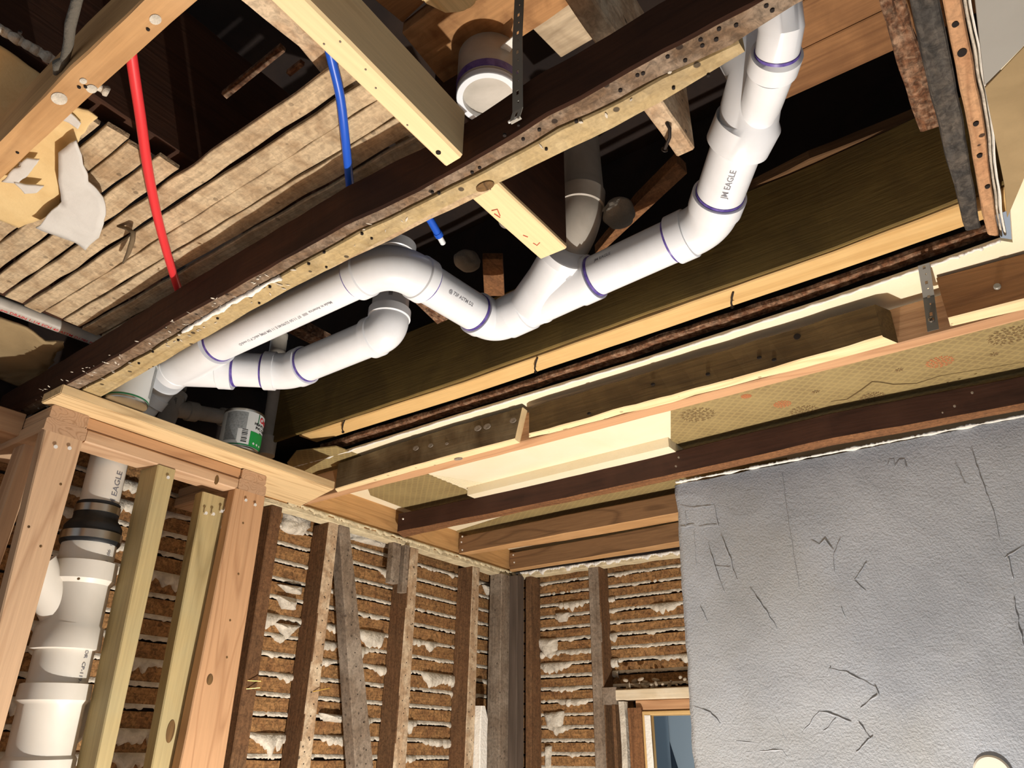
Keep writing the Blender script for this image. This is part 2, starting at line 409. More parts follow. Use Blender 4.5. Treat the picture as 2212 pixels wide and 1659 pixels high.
for pxs, r in RG:
    b2 = ridge(pxs, r, wr, GREYW); me = bpy.data.meshes.new('t'); b2.to_mesh(me); b2.free(); bm.from_mesh(me); bpy.data.meshes.remove(me)
build('plaster_scar', bm, GREYW, wr, sm=True)
# chipped white plaster lip along the top of the partition
bm = bmesh.new(); pts = []
a, b_ = at(1461, 1044, 'x', XG), at(2230, 897, 'x', XG); n = 220
for k in range(n + 1):
    p = lerp(a, b_, k / n); q = noise.noise(Vector((k * .11, 0, 5))); q2 = noise.noise(Vector((k * .6, 2, 5)))
    pts.append((p + Vector((-.004, 0, .002 + q2 * .002)), max(.0015, .004 + q * .006 + q2 * .003)))
sweep(bm, [p for p, r in pts], [r for p, r in pts], 8)
build('plaster_edge', bm, PLASTER_W, wr, sm=True)
# pale round cover plate low on the partition
p = at(2145, 1672, 'x', XG)
bm = bmesh.new(); sweep(bm, [p, p + Vector((-.005, 0, 0)), p + Vector((-.008, 0, 0))], [.038, .038, .034], 32)
tag(auto(build('cover_plate', bm, plain('cover_cream', 'ddd6c6', .5))), 'round cream cover plate at the lower right of the grey wall', 'cover')
# ---- old ceiling ---------------------------------------------------------------
ZC = .888
ZL = .92
x0 = at(1700, 640, 'z', ZC).x
E_ = [at(x, y, 'z', ZC) for x, y in ((600, 1014), (712, 984), (1000, 893), (1400, 772), (1800, 641), (2062, 551), (2160, 516))]
bm = plate_bm([(p.x, p.y) for p in E_] + [(E_[-1].x + .02, -.10), (.9, -.13), (.6, -.9), (3.0, -1.2), (3.05, 2.2), (1.5, 2.2)], ZC - .004, ZC + .003)
ce = tag(build('ceiling', bm, CREAM), 'old papered ceiling above the low joists', 'ceiling', kind='structure')
# wallpaper with scrollwork medallions
m, nt, b = new_mat('wallpaper'); v = coords(nt, (1, 1, 1), False)
w1 = N(nt, 'ShaderNodeTexVoronoi', feature='DISTANCE_TO_EDGE'); w1.inputs['Scale'].default_value = 50; w1.inputs['Randomness'].default_value = .12; mr = N(nt, 'ShaderNodeMapping'); mr.inputs['Rotation'].default_value = (0, 0, .78); nt.links.new(v, mr.inputs[0]); nt.links.new(mr.outputs[0], w1.inputs['Vector'])
n1 = noise_n(nt, v, 9, 3); base = ramp(nt, n1, [(.35, srgb('827049')), (.65, srgb('928055'))])
c = mix(nt, ramp(nt, w1.outputs['Distance'], [(.05, (.45,)*3), (.22, (0, 0, 0))]), base, srgb('a8945f'))
nt.links.new(c, b.inputs['Base Color']); b.inputs['Roughness'].default_value = .7; WALLP = m
bm = plate_bm(ppoly([(1449, 840), (1700, 775), (2000, 690), (2400, 590), (2600, 800), (2212, 860), (1800, 930), (1449, 1010)], ZC - .007), ZC - .007, ZC - .003)
wp = build('wallpaper', bm, WALLP, ce)
bm = plate_bm(ppoly([(790, 1045), (900, 1015), (1010, 1060), (1060, 1100), (905, 1110), (800, 1070)], ZC - .007), ZC - .007, ZC - .003)
build('wallpaper', bm, WALLP, ce)
bm = plate_bm(ppoly([(980, 1150), (1200, 1080), (1460, 1030), (1700, 990), (1700, 1060), (1460, 1090), (1100, 1170)], ZC - .007), ZC - .007, ZC - .003)
build('wallpaper', bm, WALLP, ce)
bm = plate_bm(ppoly([(620, 1000), (640, 975), (725, 965), (780, 985), (735, 1040), (640, 1030)], ZC - .007), ZC - .007, ZC - .003)
build('wallpaper', bm, WALLP, ce)
def medallion(cx, cy, r, mat, n=9, petals=False):
    c0 = at(cx, cy, 'z', ZC - .0075); bm = bmesh.new(); R0 = (at(cx + r, cy, 'z', ZC - .0075) - c0).length
    rnd = random.Random(int(cx))
    def ring(c, rr, wd, a0=0, a1=2*math.pi):
        k = max(7, int(14 * (a1 - a0) / 6.28)); pts = [c + Vector((math.cos(a0 + (a1-a0)*i/k), math.sin(a0 + (a1-a0)*i/k), 0)) * rr for i in range(k + 1)]
        sweep(bm, pts, wd, 4)
    if petals:
        for i in range(8):
            a = i * math.pi / 4; d = Vector((math.cos(a), math.sin(a), 0)); sweep(bm, [c0 + d * R0 * .25, c0 + d * R0 * .65, c0 + d * R0], [.0007, R0 * .13, .0006], 4)
    else:
        ring(c0, R0 * .14, .0007)
        for lay, cnt in ((.32, 6), (.58, 10), (.84, 15)):
            for i in range(cnt):
                a = i * 2 * math.pi / cnt + lay * 3; c = c0 + Vector((math.cos(a), math.sin(a), 0)) * R0 * lay
                ring(c, R0 * .105, .0007, a, a + 5.2); ring(c, R0 * .055, .0006, a + 1, a + 5)
    build('wallpaper_motif', bm, mat, wp)
BRN = plain('motif_brown', '7a6340', .8); RED_ = plain('motif_red', 'b8764c', .8)
for a in ((1507, 896, 40), (1737, 888, 32), (1885, 858, 28), (2180, 725, 45)): medallion(*a, BRN)
for a in ((1690, 873, 20), (2030, 782, 30), (1612, 856, 12)): medallion(*a, RED_)
for a in ((1762, 846, 9), (1942, 799, 9), (2147, 765, 10)): medallion(*a, BRN, petals=True)
# crack across the paper
bm = bmesh.new(); pts = [at(x, y, 'z', ZC - .0075) for x, y in ((1795, 867), (1830, 862), (1860, 842), (1884, 824), (1900, 825), (1930, 830), (1980, 828), (2030, 812), (2090, 802), (2212, 782))]
sweep(bm, pts, [.001, .0018, .0022, .002, .0015, .0018, .0015, .001, .0007, .0004], 5); build('paper_crack', bm, plain('crack', '5c4a2c', .9), wp)
# thick lower board of the ceiling (its side makes the grey band)
A = at(1010, 1052, 'z', ZC - .004); B = at(1443, 944, 'z', ZC - .004)
bm = plate_bm([(A.x, A.y), (B.x, B.y), (B.x + .17, B.y + .0), (A.x + .17, A.y)], ZC - .036, ZC - .004)
build('ceiling_board', bm, CREAM, ce)
# ribbed torn strip where the paper was pulled away
bm = bmesh.new()
for k in range(12):
    t = k / 11; p = at(930 + 14 * k * .9, 1030 + 2.6 * k * 1.6, 'z', ZC - .005); q = at(960 + 14 * k * .9, 1022 + 2.6 * k, 'z', ZC - .005)
    sweep(bm, [at(908 + 4 * k, 1022 + 1.2 * k * 2, 'z', ZC - .005) + Vector((0, 0, 0)), at(1075 - 2 * k, 1050 + 3.2 * k, 'z', ZC - .005)], .0011, 5)
build('torn_paper_rib', bm, CREAM, ce)
# white broken edge of the plaster beside the opening
bm = bmesh.new(); n = 300
pts = []
for k in range(n + 1):
    t = k / n * (len(E_) - 1); i_ = min(int(t), len(E_) - 2); p = lerp(E_[i_], E_[i_ + 1], t - i_)
    pts.append(p + Vector((noise.noise(Vector((k * .2, 0, 0))) * .003, 0, -.005 + noise.noise(Vector((k * .3, 5, 0))) * .002)))
sweep(bm, pts, [.0032 + noise.noise(Vector((k * .35, 1, 9))) * .003 for k in range(n + 1)], 7)
build('plaster_edge', bm, PLASTER_W, ce, sm=True)
# rough cut ends of lath beside the opening
bm = strip_bm([(690, 968), (1000, 872), (1400, 742), (1800, 610), (2062, 520), (2130, 496)], [(702, 979), (1000, 888), (1400, 764), (1800, 628), (2062, 540), (2145, 512)], ZL - .006, ZL + .008, .004, .012, .002, 2)
build('cut_lath_edge', bm, roughbrown('y'), ce)
# ceiling parts beyond the opening's near end (upper right corner of the photo)
bm = plate_bm(ppoly([(2100, -60), (2127, 184), (2212, 98), (2420, -20), (2420, -60)], ZC - .007), ZC - .0075, ZC - .003)
build('painted_patch', bm, GREYPAINT, ce)
bm = plate_bm(ppoly([(2128, 190), (2170, 400), (2176, 470), (2212, 385), (2420, 330), (2420, -15), (2212, 102)], ZC - .006), ZC - .006, ZC - .003)
build('bare_patch', bm, TANPL, ce)
# left part: lath ceiling -----------------------------------------------------------
HX = .458; LZ = .897; LF = LZ / .92
bm = bmesh.new(); x = .02; k = 0; rnd = random.Random(12)
yfar = 1.77
while x < .80:
    wd = .0385 + rnd.uniform(-.002, .002)
    ya = 1.075 + rnd.uniform(-.008, .008) if x + wd < HX + .01 else .655 + rnd.uniform(-.01, .01)
    if .30 < x < .40: ya += .0
    yb = yfar + rnd.uniform(-.02, .02) - (.0)
    sk = rnd.uniform(-.004, .004)
    z = LZ + rnd.uniform(-.001, .001)
    bar(bm, [[Vector((x + sk, ya, z)), Vector((x + sk + wd, ya, z)), Vector((x + sk + wd, ya, z + .009)), Vector((x + sk, ya, z + .009))],
             [Vector((x, yb, z)), Vector((x + wd, yb, z)), Vector((x + wd, yb, z + .009)), Vector((x, yb, z + .009))]], .0028, .018, .0012, k * 3.1)
    x += wd + rnd.choice((.004, .007, .010, .008)); k += 1
for v in bm.verts: v.co.x *= LF; v.co.y *= LF
lc = tag(build('ceiling_lath', bm, lathceil_m('y')), 'pale bare wooden ceiling lath left of the main beam', 'ceiling', kind='structure')
# upper floor boards; past their cut edge dark sheets stand in for shade
ZS = 1.24
bm = bmesh.new(); x = .78; k = 0
while x < 1.12:
    box(bm, (x, -.7, 1.17), (x + .098, .19, 1.19), .001, .002, axis=1, step=.3, seed=k); x += .1; k += 1
sf = tag(build('ceiling_subfloor', bm, wood('subfloor', '6b4526', '9a6c40', 'y', 6, .5, .3, '5a3a20', .5, rough=.85)), 'brown boards of the floor above, seen from below', 'ceiling', kind='structure')
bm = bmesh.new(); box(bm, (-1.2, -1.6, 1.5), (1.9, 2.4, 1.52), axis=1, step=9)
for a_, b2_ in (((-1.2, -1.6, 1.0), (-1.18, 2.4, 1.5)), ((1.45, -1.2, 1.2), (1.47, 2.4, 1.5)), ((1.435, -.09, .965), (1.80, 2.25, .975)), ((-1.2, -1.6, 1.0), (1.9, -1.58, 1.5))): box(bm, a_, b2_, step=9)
build('void_shade_sheet', bm, DARKV, sf)  # added dark sheets; shade of the open void is put into their colour
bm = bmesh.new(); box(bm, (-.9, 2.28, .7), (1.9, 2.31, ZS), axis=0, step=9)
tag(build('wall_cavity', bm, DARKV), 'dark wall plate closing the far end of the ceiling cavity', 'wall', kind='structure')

# ================================================================== TIMBERS
def member(name, L, R, z0, z1, mat, label, cat, group=None, jit=.0012, cham=.003, step=.05, seed=0.):
    o = build(name, strip_bm(L, R, z0, z1, jit, step, cham, seed), mat); return tag(o, label, cat, group)
ZJ = .78
# main beam and its sister
main = member('beam', [(-210, 1020), (76, 867), (200, 797), (420, 668), (640, 545), (740, 486), (900, 412), (1010, 352), (1180, 248), (1323, 172), (1433, 107), (1580, 31), (1640, 0), (1760, -62)],
    [(-150, 1005), (125, 868), (240, 806), (455, 680), (680, 552), (775, 500), (932, 425), (1043, 368), (1205, 278), (1339, 217), (1424, 168), (1580, 101), (1722, 13), (1800, -30)], ZJ, .868, beam_old('y'),
    'long old dark beam crossing the whole picture with plaster traces on its underside', 'beam', jit=.0025, step=.02, cham=.004)
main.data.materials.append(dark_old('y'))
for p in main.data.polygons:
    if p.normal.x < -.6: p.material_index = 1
sis = member('sister_board', [(128, 868), (243, 808), (458, 682), (683, 554), (778, 502), (935, 428), (1047, 371), (1208, 281), (1342, 219), (1427, 169), (1596, 89)],
    [(200, 868), (345, 786), (560, 662), (760, 556), (850, 508), (1000, 430), (1110, 382), (1281, 300), (1433, 221), (1520, 168), (1611, 114)], ZJ + .001, .866, treated_old('y'),
    'yellowish treated board nailed along the right side of the main beam', 'board', step=.03, jit=.0018)
# plaster bead along the joint of the beam and its sister
bm = bmesh.new(); P_ = [at(x, y, 'z', ZJ - .001) for x, y in ((395, 717), (430, 695), (495, 655), (560, 622), (606, 598))]
pts = []; rr = []
for a_, c_ in zip(P_, P_[1:]):
    for k in range(24): p = lerp(a_, c_, k / 24); q = noise.noise(p * 35); pts.append(p + Vector((q * .003, 0, -.001))); rr.append(.0045 + q * .003 + noise.noise(p * 120) * .002)
sweep(bm, pts, rr, 8); build('plaster_bead', bm, PLASTER_W, main, sm=True)
# plaster splashes on both undersides
bm = bmesh.new(); rnd = random.Random(31)
for k in range(120):
    y = rnd.uniform(-.1, 2.0) ** 1.0; t = rnd.random()
    if k < 90: y = rnd.uniform(1.0, 2.0)
    x = .635 + rnd.random() * .062; L = rnd.uniform(.001, .006); r_ = rnd.uniform(.0006, .0026)
    d = Vector((rnd.uniform(-1, 1), rnd.uniform(-.6, .6), 0)).normalized(); p = Vector((x, y, ZJ - .0005))
    m0 = len(bm.verts); sweep(bm, [p - d * L, p, p + d * L], [r_ * .4, r_, r_ * .3], 6); bm.verts.ensure_lookup_table()
    for v_ in bm.verts[m0:]: v_.co.z = p.z + (v_.co.z - p.z) * .35
build('plaster_splash', bm, PLASTER, main)
# pine crosspiece, tan joist
member('crosspiece', [(545, -33), (580, 0), (770, 180), (961, 361)], [(630, -35), (665, 0), (835, 172), (999, 338)], ZJ, .872, pine('x'), 'clean pale pine two by four meeting the main beam from the upper left', 'board', jit=.0006, cham=.004)
member('joist', [(640, -250), (308, 0), (150, 147), (0, 304), (-160, 480)], [(760, -250), (428, 0), (215, 190), (0, 390), (-100, 495)], ZJ, .868, tan_fir('y'), 'tan joist with whitish marks in the upper left corner of the photo', 'joist', 'low ceiling joists', step=.04)
# right hand joists
GJ = 'low ceiling joists'
N2 = member('joist', [(680, 1076), (730, 1063), (979, 994), (1400, 884), (1700, 806), (1940, 743), (2212, 672), (2500, 597)], [(655, 1092), (700, 1081), (979, 1010), (1400, 901), (1700, 823), (1940, 761), (2212, 691), (2500, 617)],
    ZJ, .866, orange_fir('y'), 'joist with an orange underside behind the split boards, right of the opening', 'joist', GJ)
SA = member('sister_board', [(724, 1057), (860, 1016), (979, 983), (1112, 949)], [(730, 1064), (865, 1026), (981, 995), (1124, 957)], ZJ, .872, wood('sisterA', '3f2f1a', '5f4a2c', 'y', 5, .4, .3, 'c6b28a', .25, rough=.8), 'short brown board with a slanted bright cut end, left of the long split board', 'board', seed=4)
SB = member('sister_board', [(1143, 940), (1400, 868), (1640, 803), (1800, 758), (1905, 728)], [(1143, 948), (1400, 883), (1640, 820), (1800, 778), (1942, 741)], ZJ, .862, wood('sisterB', '4d3a20', '6f5832', 'y', 6, .5, .4, '3f2d18', .5, rough=.8), 'long split brown board with a torn right end and a dark knot', 'board', jit=.0035, step=.03, seed=9)
SC = member('sister_board', [(2048, 688), (2130, 668), (2212, 647), (2500, 575)], [(2053, 706), (2135, 688), (2212, 670), (2500, 600)], ZJ, .878, wood('sisterC', '6b4628', '8f6238', 'y', 12, .5, .2, rough=.65), 'smooth brown board with a round grey nail head at the right edge of the photo', 'board', seed=13)
member('joist', [(858, 1150), (1100, 1102), (1400, 1038), (1800, 948), (2212, 874), (2600, 795)], [(872, 1161), (1100, 1112), (1400, 1049), (1800, 963), (2212, 887), (2600, 812)], ZJ, .856, wood('joist_dark', '24140d', '3f251a', 'y', 6, .5, .3, '4b2f22', .5, rough=.7), 'very dark brown joist just above the grey wall', 'joist', GJ, jit=.002)
member('joist', [(991, 1197), (1220, 1153), (1458, 1110), (1800, 1042)], [(1010, 1199), (1220, 1168), (1458, 1127), (1800, 1058)], ZJ, .856, red_old('y'), 'reddish brown joist behind the very dark one, three nails at its left end', 'joist', GJ)
member('joist', [(1101, 1232), (1280, 1203), (1465, 1171), (1800, 1107)], [(1106, 1236), (1280, 1210), (1465, 1182), (1800, 1120)], ZJ, .862, red_old('y'), 'reddish brown joist lying against the back wall', 'joist', GJ)
def underside(o, mat, lim=-.6, nx=None):
    o.data.materials.append(mat); k = len(o.data.materials) - 1
    for p in o.data.polygons:
        if (p.normal.z < lim) if nx is None else nx(p.normal): p.material_index = k
for o in (SA, SB, SC): underside(o, cream_b('y'))
yt = at(1140, 880, 'x', 1.57).y; ym = min((SA.matrix_world @ v.co).y if False else v.co.y for v in SA.data.vertices); zm = sum(v.co.z for v in SA.data.vertices) / len(SA.data.vertices)
zlo = min(v.co.z for v in SA.data.vertices); zhi = max(v.co.z for v in SA.data.vertices)
for v in SA.data.vertices:
    if v.co.y < ym + .03: v.co.y += (yt - (SA.location.y + ym)) * (v.co.z - zlo) / (zhi - zlo)
SA.data.update(); underside(SA, cream_b('z'), nx=lambda n: n.y < -.5)
for o in (bpy.data.objects['joist.003'], bpy.data.objects['joist.004']): underside(o, tan_fir('y'))
underside(bpy.data.objects['joist.002'], brown_old('y'))
# rim board along the left wall
bm = bmesh.new(); box(bm, (1.42, YL - .012, ZJ - .002), (2.93, YL + .026, .903), .001, .003)
tag(build('rim_board', bm, rim_fir('x')), 'wide golden board carrying the joist ends above the left wall', 'board')
# torn plaster hanging under the rim board and the last joist
def fringe(p0, p1, n, hmin, hmax, seed, th=.006, mat=PLASTER_W, parent=None, name='plaster_remnant', out=Vector((0, -1, 0))):
    bm = bmesh.new(); prev = None
    for k in range(n + 1):
        t = k / n; p = lerp(p0, p1, t); q = noise.noise(Vector((k * .09, seed, 0))); q2 = noise.noise(Vector((k * .5, seed, 2)))
        q3 = noise.noise(Vector((k * 1.7, seed, 6))); h = max(.002, hmin + (hmax - hmin) * max(0, .3 + q * 1.3) + q2 * .007 + q3 * .004)
        sec = [p + Vector((0, 0, .004)), p + out * (th + q2 * .002) + Vector((0, 0, .002)), p + out * (th * 1.2 + q * .004) + Vector((0, 0, -h * .6)), p + out * (th * .3) + Vector((0, 0, -h)), p - out * .002 + Vector((0, 0, -h * .8))]
        vs = [bm.verts.new(s) for s in sec]
        if prev:
            for i in range(5): bm.faces.new((prev[i], prev[(i+1) % 5], vs[(i+1) % 5], vs[i]))
        prev = vs
    return build(name, bm, mat, parent, sm=True)
o = fringe(Vector((1.56, YL - .012, ZJ)), Vector((2.92, YL - .012, ZJ)), 420, .004, .022, 3.0, mat=PLASTER_C); tag(o, 'torn whitish plaster edge hanging under the golden rim board', 'plaster')
o = fringe(Vector((XB - .002, 2.09, ZJ)), Vector((XB - .002, 1.0, ZJ - .01)), 340, .004, .024, 8.0, out=Vector((-1, 0, 0))); tag(o, 'torn whitish plaster edge hanging along the back wall below the last joist', 'plaster')
# trimmer with golden underside + its olive side panel
member('trimmer_joist', [(645, 942), (1000, 828), (1400, 687), (1800, 546), (2062, 447), (2280, 366)], [(686, 956), (1000, 858), (1400, 723), (1800, 589), (2062, 498), (2310, 410)], ZL + .004, 1.14, gold('y'),
    'long joist with a golden underside and bent nails right of the white pipes', 'joist', step=.05)
member('side_panel_board', [(560, 964), (640, 938), (1000, 818), (1400, 675), (1800, 537), (2062, 435), (2280, 350)], [(566, 967), (646, 940), (1000, 824), (1400, 680), (1800, 542), (2062, 442), (2284, 358)], ZL - .004, 1.14, olive('y'),
    'broad olive brown board face along the right side of the opening', 'board', step=.05)
member('ledger_board', [(1600, 420), (1750, 345), (1990, 250)], [(1612, 437), (1755, 364), (2005, 268)], 1.142, 1.17, wood('ledger', '3f2c1a', '6b4c2c', 'y', 5, .4, .3, rough=.8), 'rough brown ledger above the olive board in the upper right', 'board', jit=.002)
# near end of the opening: planks across the top right
member('plank', [(1950, -60), (1965, 0), (2000, 150), (2030, 280), (2060, 400), (2088, 500)], [(2015, -60), (2030, 0), (2058, 130), (2080, 260), (2102, 390), (2121, 492)], .885, .911, char('x'), 'charred grey plank slanting through the upper right corner', 'board', jit=.0035, step=.02)
OPK = member('plank', [(2022, -60), (2036, 0), (2088, 260), (2133, 508)], [(2066, -60), (2079, 0), (2126, 260), (2158, 512)], .897, .911, wood('plank_holes', '9b6c46', 'c4966a', 'x', 7, .5, .25, 'b07a50', .5, spots=.9, rough=.8, mott=.25), 'orange lath board full of nail holes beside the charred plank', 'board', jit=.002, step=.02)
member('plaster_strip', [(2070, -60), (2083, 0), (2130, 260), (2160, 512)], [(2076, -60), (2091, 0), (2137, 260), (2165, 512)], .905, .925, PLASTER, 'broken plaster layer edge right of the orange lath board', 'plaster', jit=.003, step=.012)
member('plaster_strip', [(2083, -60), (2095, 0), (2140, 260), (2168, 510)], [(2089, -60), (2101, 0), (2145, 260), (2174, 508)], .903, .925, PLASTER_W, 'thin white plaster layer edge at the border of the painted ceiling', 'plaster', jit=.003, step=.012)
member('lath_scrap', [(1905, 5), (1945, 150), (1988, 285)], [(1950, -5), (2000, 130), (2040, 268)], 1.02, 1.045, roughbrown('x'), 'rough brown board with plaster crumbs left of the charred plank', 'board', jit=.004, step=.012)
member('lath_scrap', [(1895, -60), (1900, 0), (1915, 48)], [(1925, -60), (1932, -10), (1940, 35)], .99, 1.01, roughbrown('x'), 'small crumb-covered board end at the top edge beside the dark opening', 'board', jit=.004, step=.012)
# old joists (run the other way) cut off for the pipes
def xjoist(y0, y1, x0, x1, z0, z1, mat, label, cat='joist', jit=.002, name='cut_joist'):
    bm = bmesh.new(); box(bm, (x0, y0, z0), (x1, y1, z1), jit, .003, axis=0, step=.03, seed=y0 * 9); return tag(build(name, bm, mat), label, cat, 'old floor joists cut for the pipes')
a = at(1030, 440, 'z', .94); b_ = at(1205, 520, 'z', .94); a2 = at(1065, 410, 'z', .94)
xjoist(b_.y - .002, a.y, .72, 1.075, .94, .953, pine('x'), 'clean pale board with red pencil marks between the main beam and the grey vent pipe', 'board', jit=.0006, name='nailer_board')
nb_o = bpy.data.objects['nailer_board']
for q in (((1068, 462), (1080, 470)), ((1062, 455), (1074, 452), (1080, 466)), ((1152, 525), (1160, 530), (1166, 524)), ((1130, 508), (1140, 512))):
    bm = bmesh.new(); sweep(bm, [at(x, y, 'z', .9395) for x, y in q], .0012, 6); o = build('pencil_mark', bm, plain('pencil_red', 'c4604a', .8), nb_o)
xjoist(b_.y - .002, a.y, .72, 1.075, .954, ZS, dark_old('x'), 'dark joist above the pale marked board')
a = at(1395, 245, 'z', .93); b_ = at(1500, 320, 'z', .93)
xjoist(b_.y, at(1470, 350, 'z', .93).y, -.6, b_.x, .93, 1.10, stud_pale('x'), 'short cut joist end with a bent nail above the treated board')
xjoist(1.755, 1.80, -.9, .80, .935, ZS, dark_old('x'), 'dark joist at the far end of the ceiling lath')
xjoist(1.045, 1.09, -.9, .80, .933, ZS, dark_old('x'), 'dark joist crossing the hole in the upper left')
a = at(730, 170, 'z', .925); c = at(890, 310, 'z', .925)
bm = strip_bm([(470, -40), (560, 35), (645, 105), (735, 205), (815, 280), (862, 322)], [(600, -40), (660, 35), (700, 100), (765, 180), (850, 262), (905, 312)], .925, 1.0, .003, .02, .003, 5)
tag(build('cut_joist', bm, stud_pale('x')), 'rough sawn joist underside showing along the left edge of the pine crosspiece', 'joist', 'old floor joists cut for the pipes')

for nm_, pxs_, z_ in (('long splintered lath piece in the dark hole', [(478, 203), (490, 214), (616, 112), (604, 100)], 1.02), ('short lath piece in the dark hole', [(618, 158), (627, 166), (657, 142), (648, 135)], 1.0)):
    bm = plate_bm(ppoly(pxs_, z_), z_, z_ + .008); tag(build('lath_piece', bm, roughbrown('y')), nm_, 'lath')
# ---- blocks seen in the hole at the left and beside the hanging strap -------------
def slab(name, pxs, z0, z1, mat, label, cat, group=None):
    bm = plate_bm(ppoly(pxs, z0), z0, z1); bmesh.ops.bevel(bm, geom=list(bm.edges), offset=.0015, segments=1, affect='EDGES'); return tag(build(name, bm, mat), label, cat, group)
slab('wooden_board', [(868, 72), (945, 165), (965, 187), (1180, 45), (1300, -40), (1040, -60)], 1.12, 1.15, wood('ply', '8a5a30', 'b98650', 'y', 5, .4, .3, '6d4524', .6, rough=.8, blots=25), 'brown board with dark specks left of the hanging strap', 'board')
slab('wooden_board', [(1140, 52), (1212, 125), (1310, 68), (1205, -40), (1100, -40)], 1.14, 1.16, wood('ply2', '9a8668', 'c4b090', 'y', 6, .5, .3, '7a6548', .6, rough=.85, blots=14), 'pale weathered board right of the hanging strap', 'board')
slab('wooden_board', [(760, -40), (870, 50), (905, 15), (985, -60)], 1.14, 1.16, wood('ply3', '7a4c28', 'a2703e', 'y', 5, .4, .3, rough=.8), 'brown board at the top edge between crosspiece and bright cut log', 'board')
slab('wooden_board', [(1310, 62), (1240, -20), (1330, -60), (1350, 30)], 1.1, 1.13, dark_old('x'), 'dark brown block above the middle of the main beam', 'board')
slab('wooden_board', [(1330, 60), (1384, 30), (1352, -30), (1322, -40)], 1.15, 1.17, wood('split', '6a3f22', 'c99a6a', 'x', 14, .8, .5, rough=.8), 'splintered reddish board at the top edge above the main beam', 'board')
# bright rounded cut end at top
bm = bmesh.new(); P_ = ppoly([(890, -60), (905, -5), (915, 12), (965, 22), (980, 33), (1010, 26), (1030, 8), (1040, -20), (1045, -60)], 1.06)
b2 = plate_bm(P_, 1.06, 1.10); bmesh.ops.bevel(b2, geom=list(b2.edges), offset=.005, segments=2, affect='EDGES')
tag(build('cut_log', b2, wood('cutlog', 'c7974f', 'ecca8c', 'x', 9, .5, .3, rough=.75)), 'bright rounded piece of cut wood at the top edge', 'board')

# ================================================================== NEW WALL FRAMING AROUND THE STACK
YF = 1.863
def post(name, tops, bots, y, dep, ztop, mat, label, cat='stud', group=None, jit=.0006, zb=None):
    """upright: tops / bots = left and right pixel of its front face, y = front plane, dep = depth"""
    st = []
    for (l, r) in (bots, tops):
        a = at(l[0], l[1], 'y', y); b = at(r[0], r[1], 'y', y)
        st.append((a, b))
    (a0, b0), (a1, b1) = st
    def X(p0, p1, z): return p0.x + (p1.x - p0.x) * (z - p0.z) / (p1.z - p0.z)
    out = []
    zb_ = FL if zb is None else zb
    for z in (zb_, ztop):
        xa, xb = X(a0, a1, z), X(b0, b1, z)
        out.append([Vector((xa, y, z)), Vector((xb, y, z)), Vector((xb, y + dep, z)), Vector((xa, y + dep, z))])
    bm = bmesh.new(); bar(bm, out, jit, .08, .003, y * 7 + out[0][0].x * 3)
    return tag(build(name, bm, mat, base=True), label, cat, group)
GS = 'uprights of the new pipe enclosure'
lp = post('stud', ((92, 950), (178, 960)), ((-78, 1659), (-15, 1659)), YF, .037, .685, pinkish('z'), 'wide pinkish post at the left edge in front of the white stack', 'stud', GS)
rp = post('stud', ((507, 1066), (573, 1078)), ((388, 1659), (484, 1659)), YF, .037, .688, orange_fir('z'), 'orange brown post at the right end of the pipe enclosure', 'stud', GS)
s1 = post('stud', ((335, 1036), (374, 1046)), ((205, 1659), (240, 1659)), YF, .087, .686, treated('z'), 'greenish treated stud right beside the white stack', 'stud', GS)
s2 = post('stud', ((434, 1089), (485, 1101)), ((327, 1659), (389, 1659)), 1.903, .04, .664, treated('z'), 'greenish treated stud with three nails and a big knot', 'stud', GS)
s0 = post('stud', ((38, 1000), (74, 1010)), ((-190, 1659), (-150, 1659)), 2.0, .06, .69, pinkish('z'), 'pinkish stud behind the left post at the picture edge', 'stud', GS)
# nails with bright heads
for par, pts, yy in ((lp, ((118, 966), (148, 969)), YF), (rp, ((529, 1081), (549, 1091)), YF), (s1, ((361, 1032), ), YF), (s2, ((443, 1109), (459, 1111), (477, 1105)), 1.895)):
    nails(par, [at(x, y, 'y', yy) for x, y in pts], (0, -1, 0), .0048, SHINY, 'nail_head', .002)
# knot on treated stud
p = at(368, 1580, 'y', 1.903)
bm = bmesh.new(); sweep(bm, [p + Vector((0, .002, 0)), p + Vector((0, -.0012, 0)), p + Vector((0, -.002, 0))], [.011, .011, .005], 20)
for v in bm.verts: v.co.z = p.z + (v.co.z - p.z) * 2.4
build('knot', bm, wood('knot', '4a3318', '7a5a30', 'z', 12, .8, .5, rough=.8), s2)
def bx(name, a, b, mat, label=None, cat=None, parent=None, jit=.0005, cham=.003, group=None, axis=None):
    bm = bmesh.new(); box(bm, a, b, jit, cham, axis); o = build(name, bm, mat, parent)
    return tag(o, label, cat, group)
GP = 'plates of the new pipe enclosure'
endg = wood('end_grain', '96704e', 'b99573', 'y', 26, .7, .1, rough=.8)
def ygrain(a, b, label):
    o = bx('top_plate', a, b, pinkish('y'), label, 'plate', group=GP, cham=.004)
    o.data.materials.append(endg)
    for p in o.data.polygons:
        if p.normal.y < -.8: p.material_index = 1
    return o
ygrain((.672, YF, .719), (.762, 2.19, .752), 'upper of the two end-grain blocks over the left post')
ygrain((.668, YF, .685), (.766, 2.19, .7185), 'lower of the two end-grain blocks over the left post')
ygrain((1.217, YF, .7215), (1.303, 2.19, .752), 'upper of the two end-grain blocks over the right post')
ygrain((1.212, YF, .688), (1.308, 2.19, .721), 'lower of the two end-grain blocks over the right post')
bx('top_plate', (.764, YF + .006, .720), (1.215, YF + .078, .752), orange_fir('x'), 'upper orange plate between the two end-grain stacks', 'plate', group=GP)
bx('top_plate', (.768, YF + .002, .686), (1.211, YF + .078, .7185), pinkish('x'), 'lower pale plate with an oval knot between the two end-grain stacks', 'plate', group=GP)
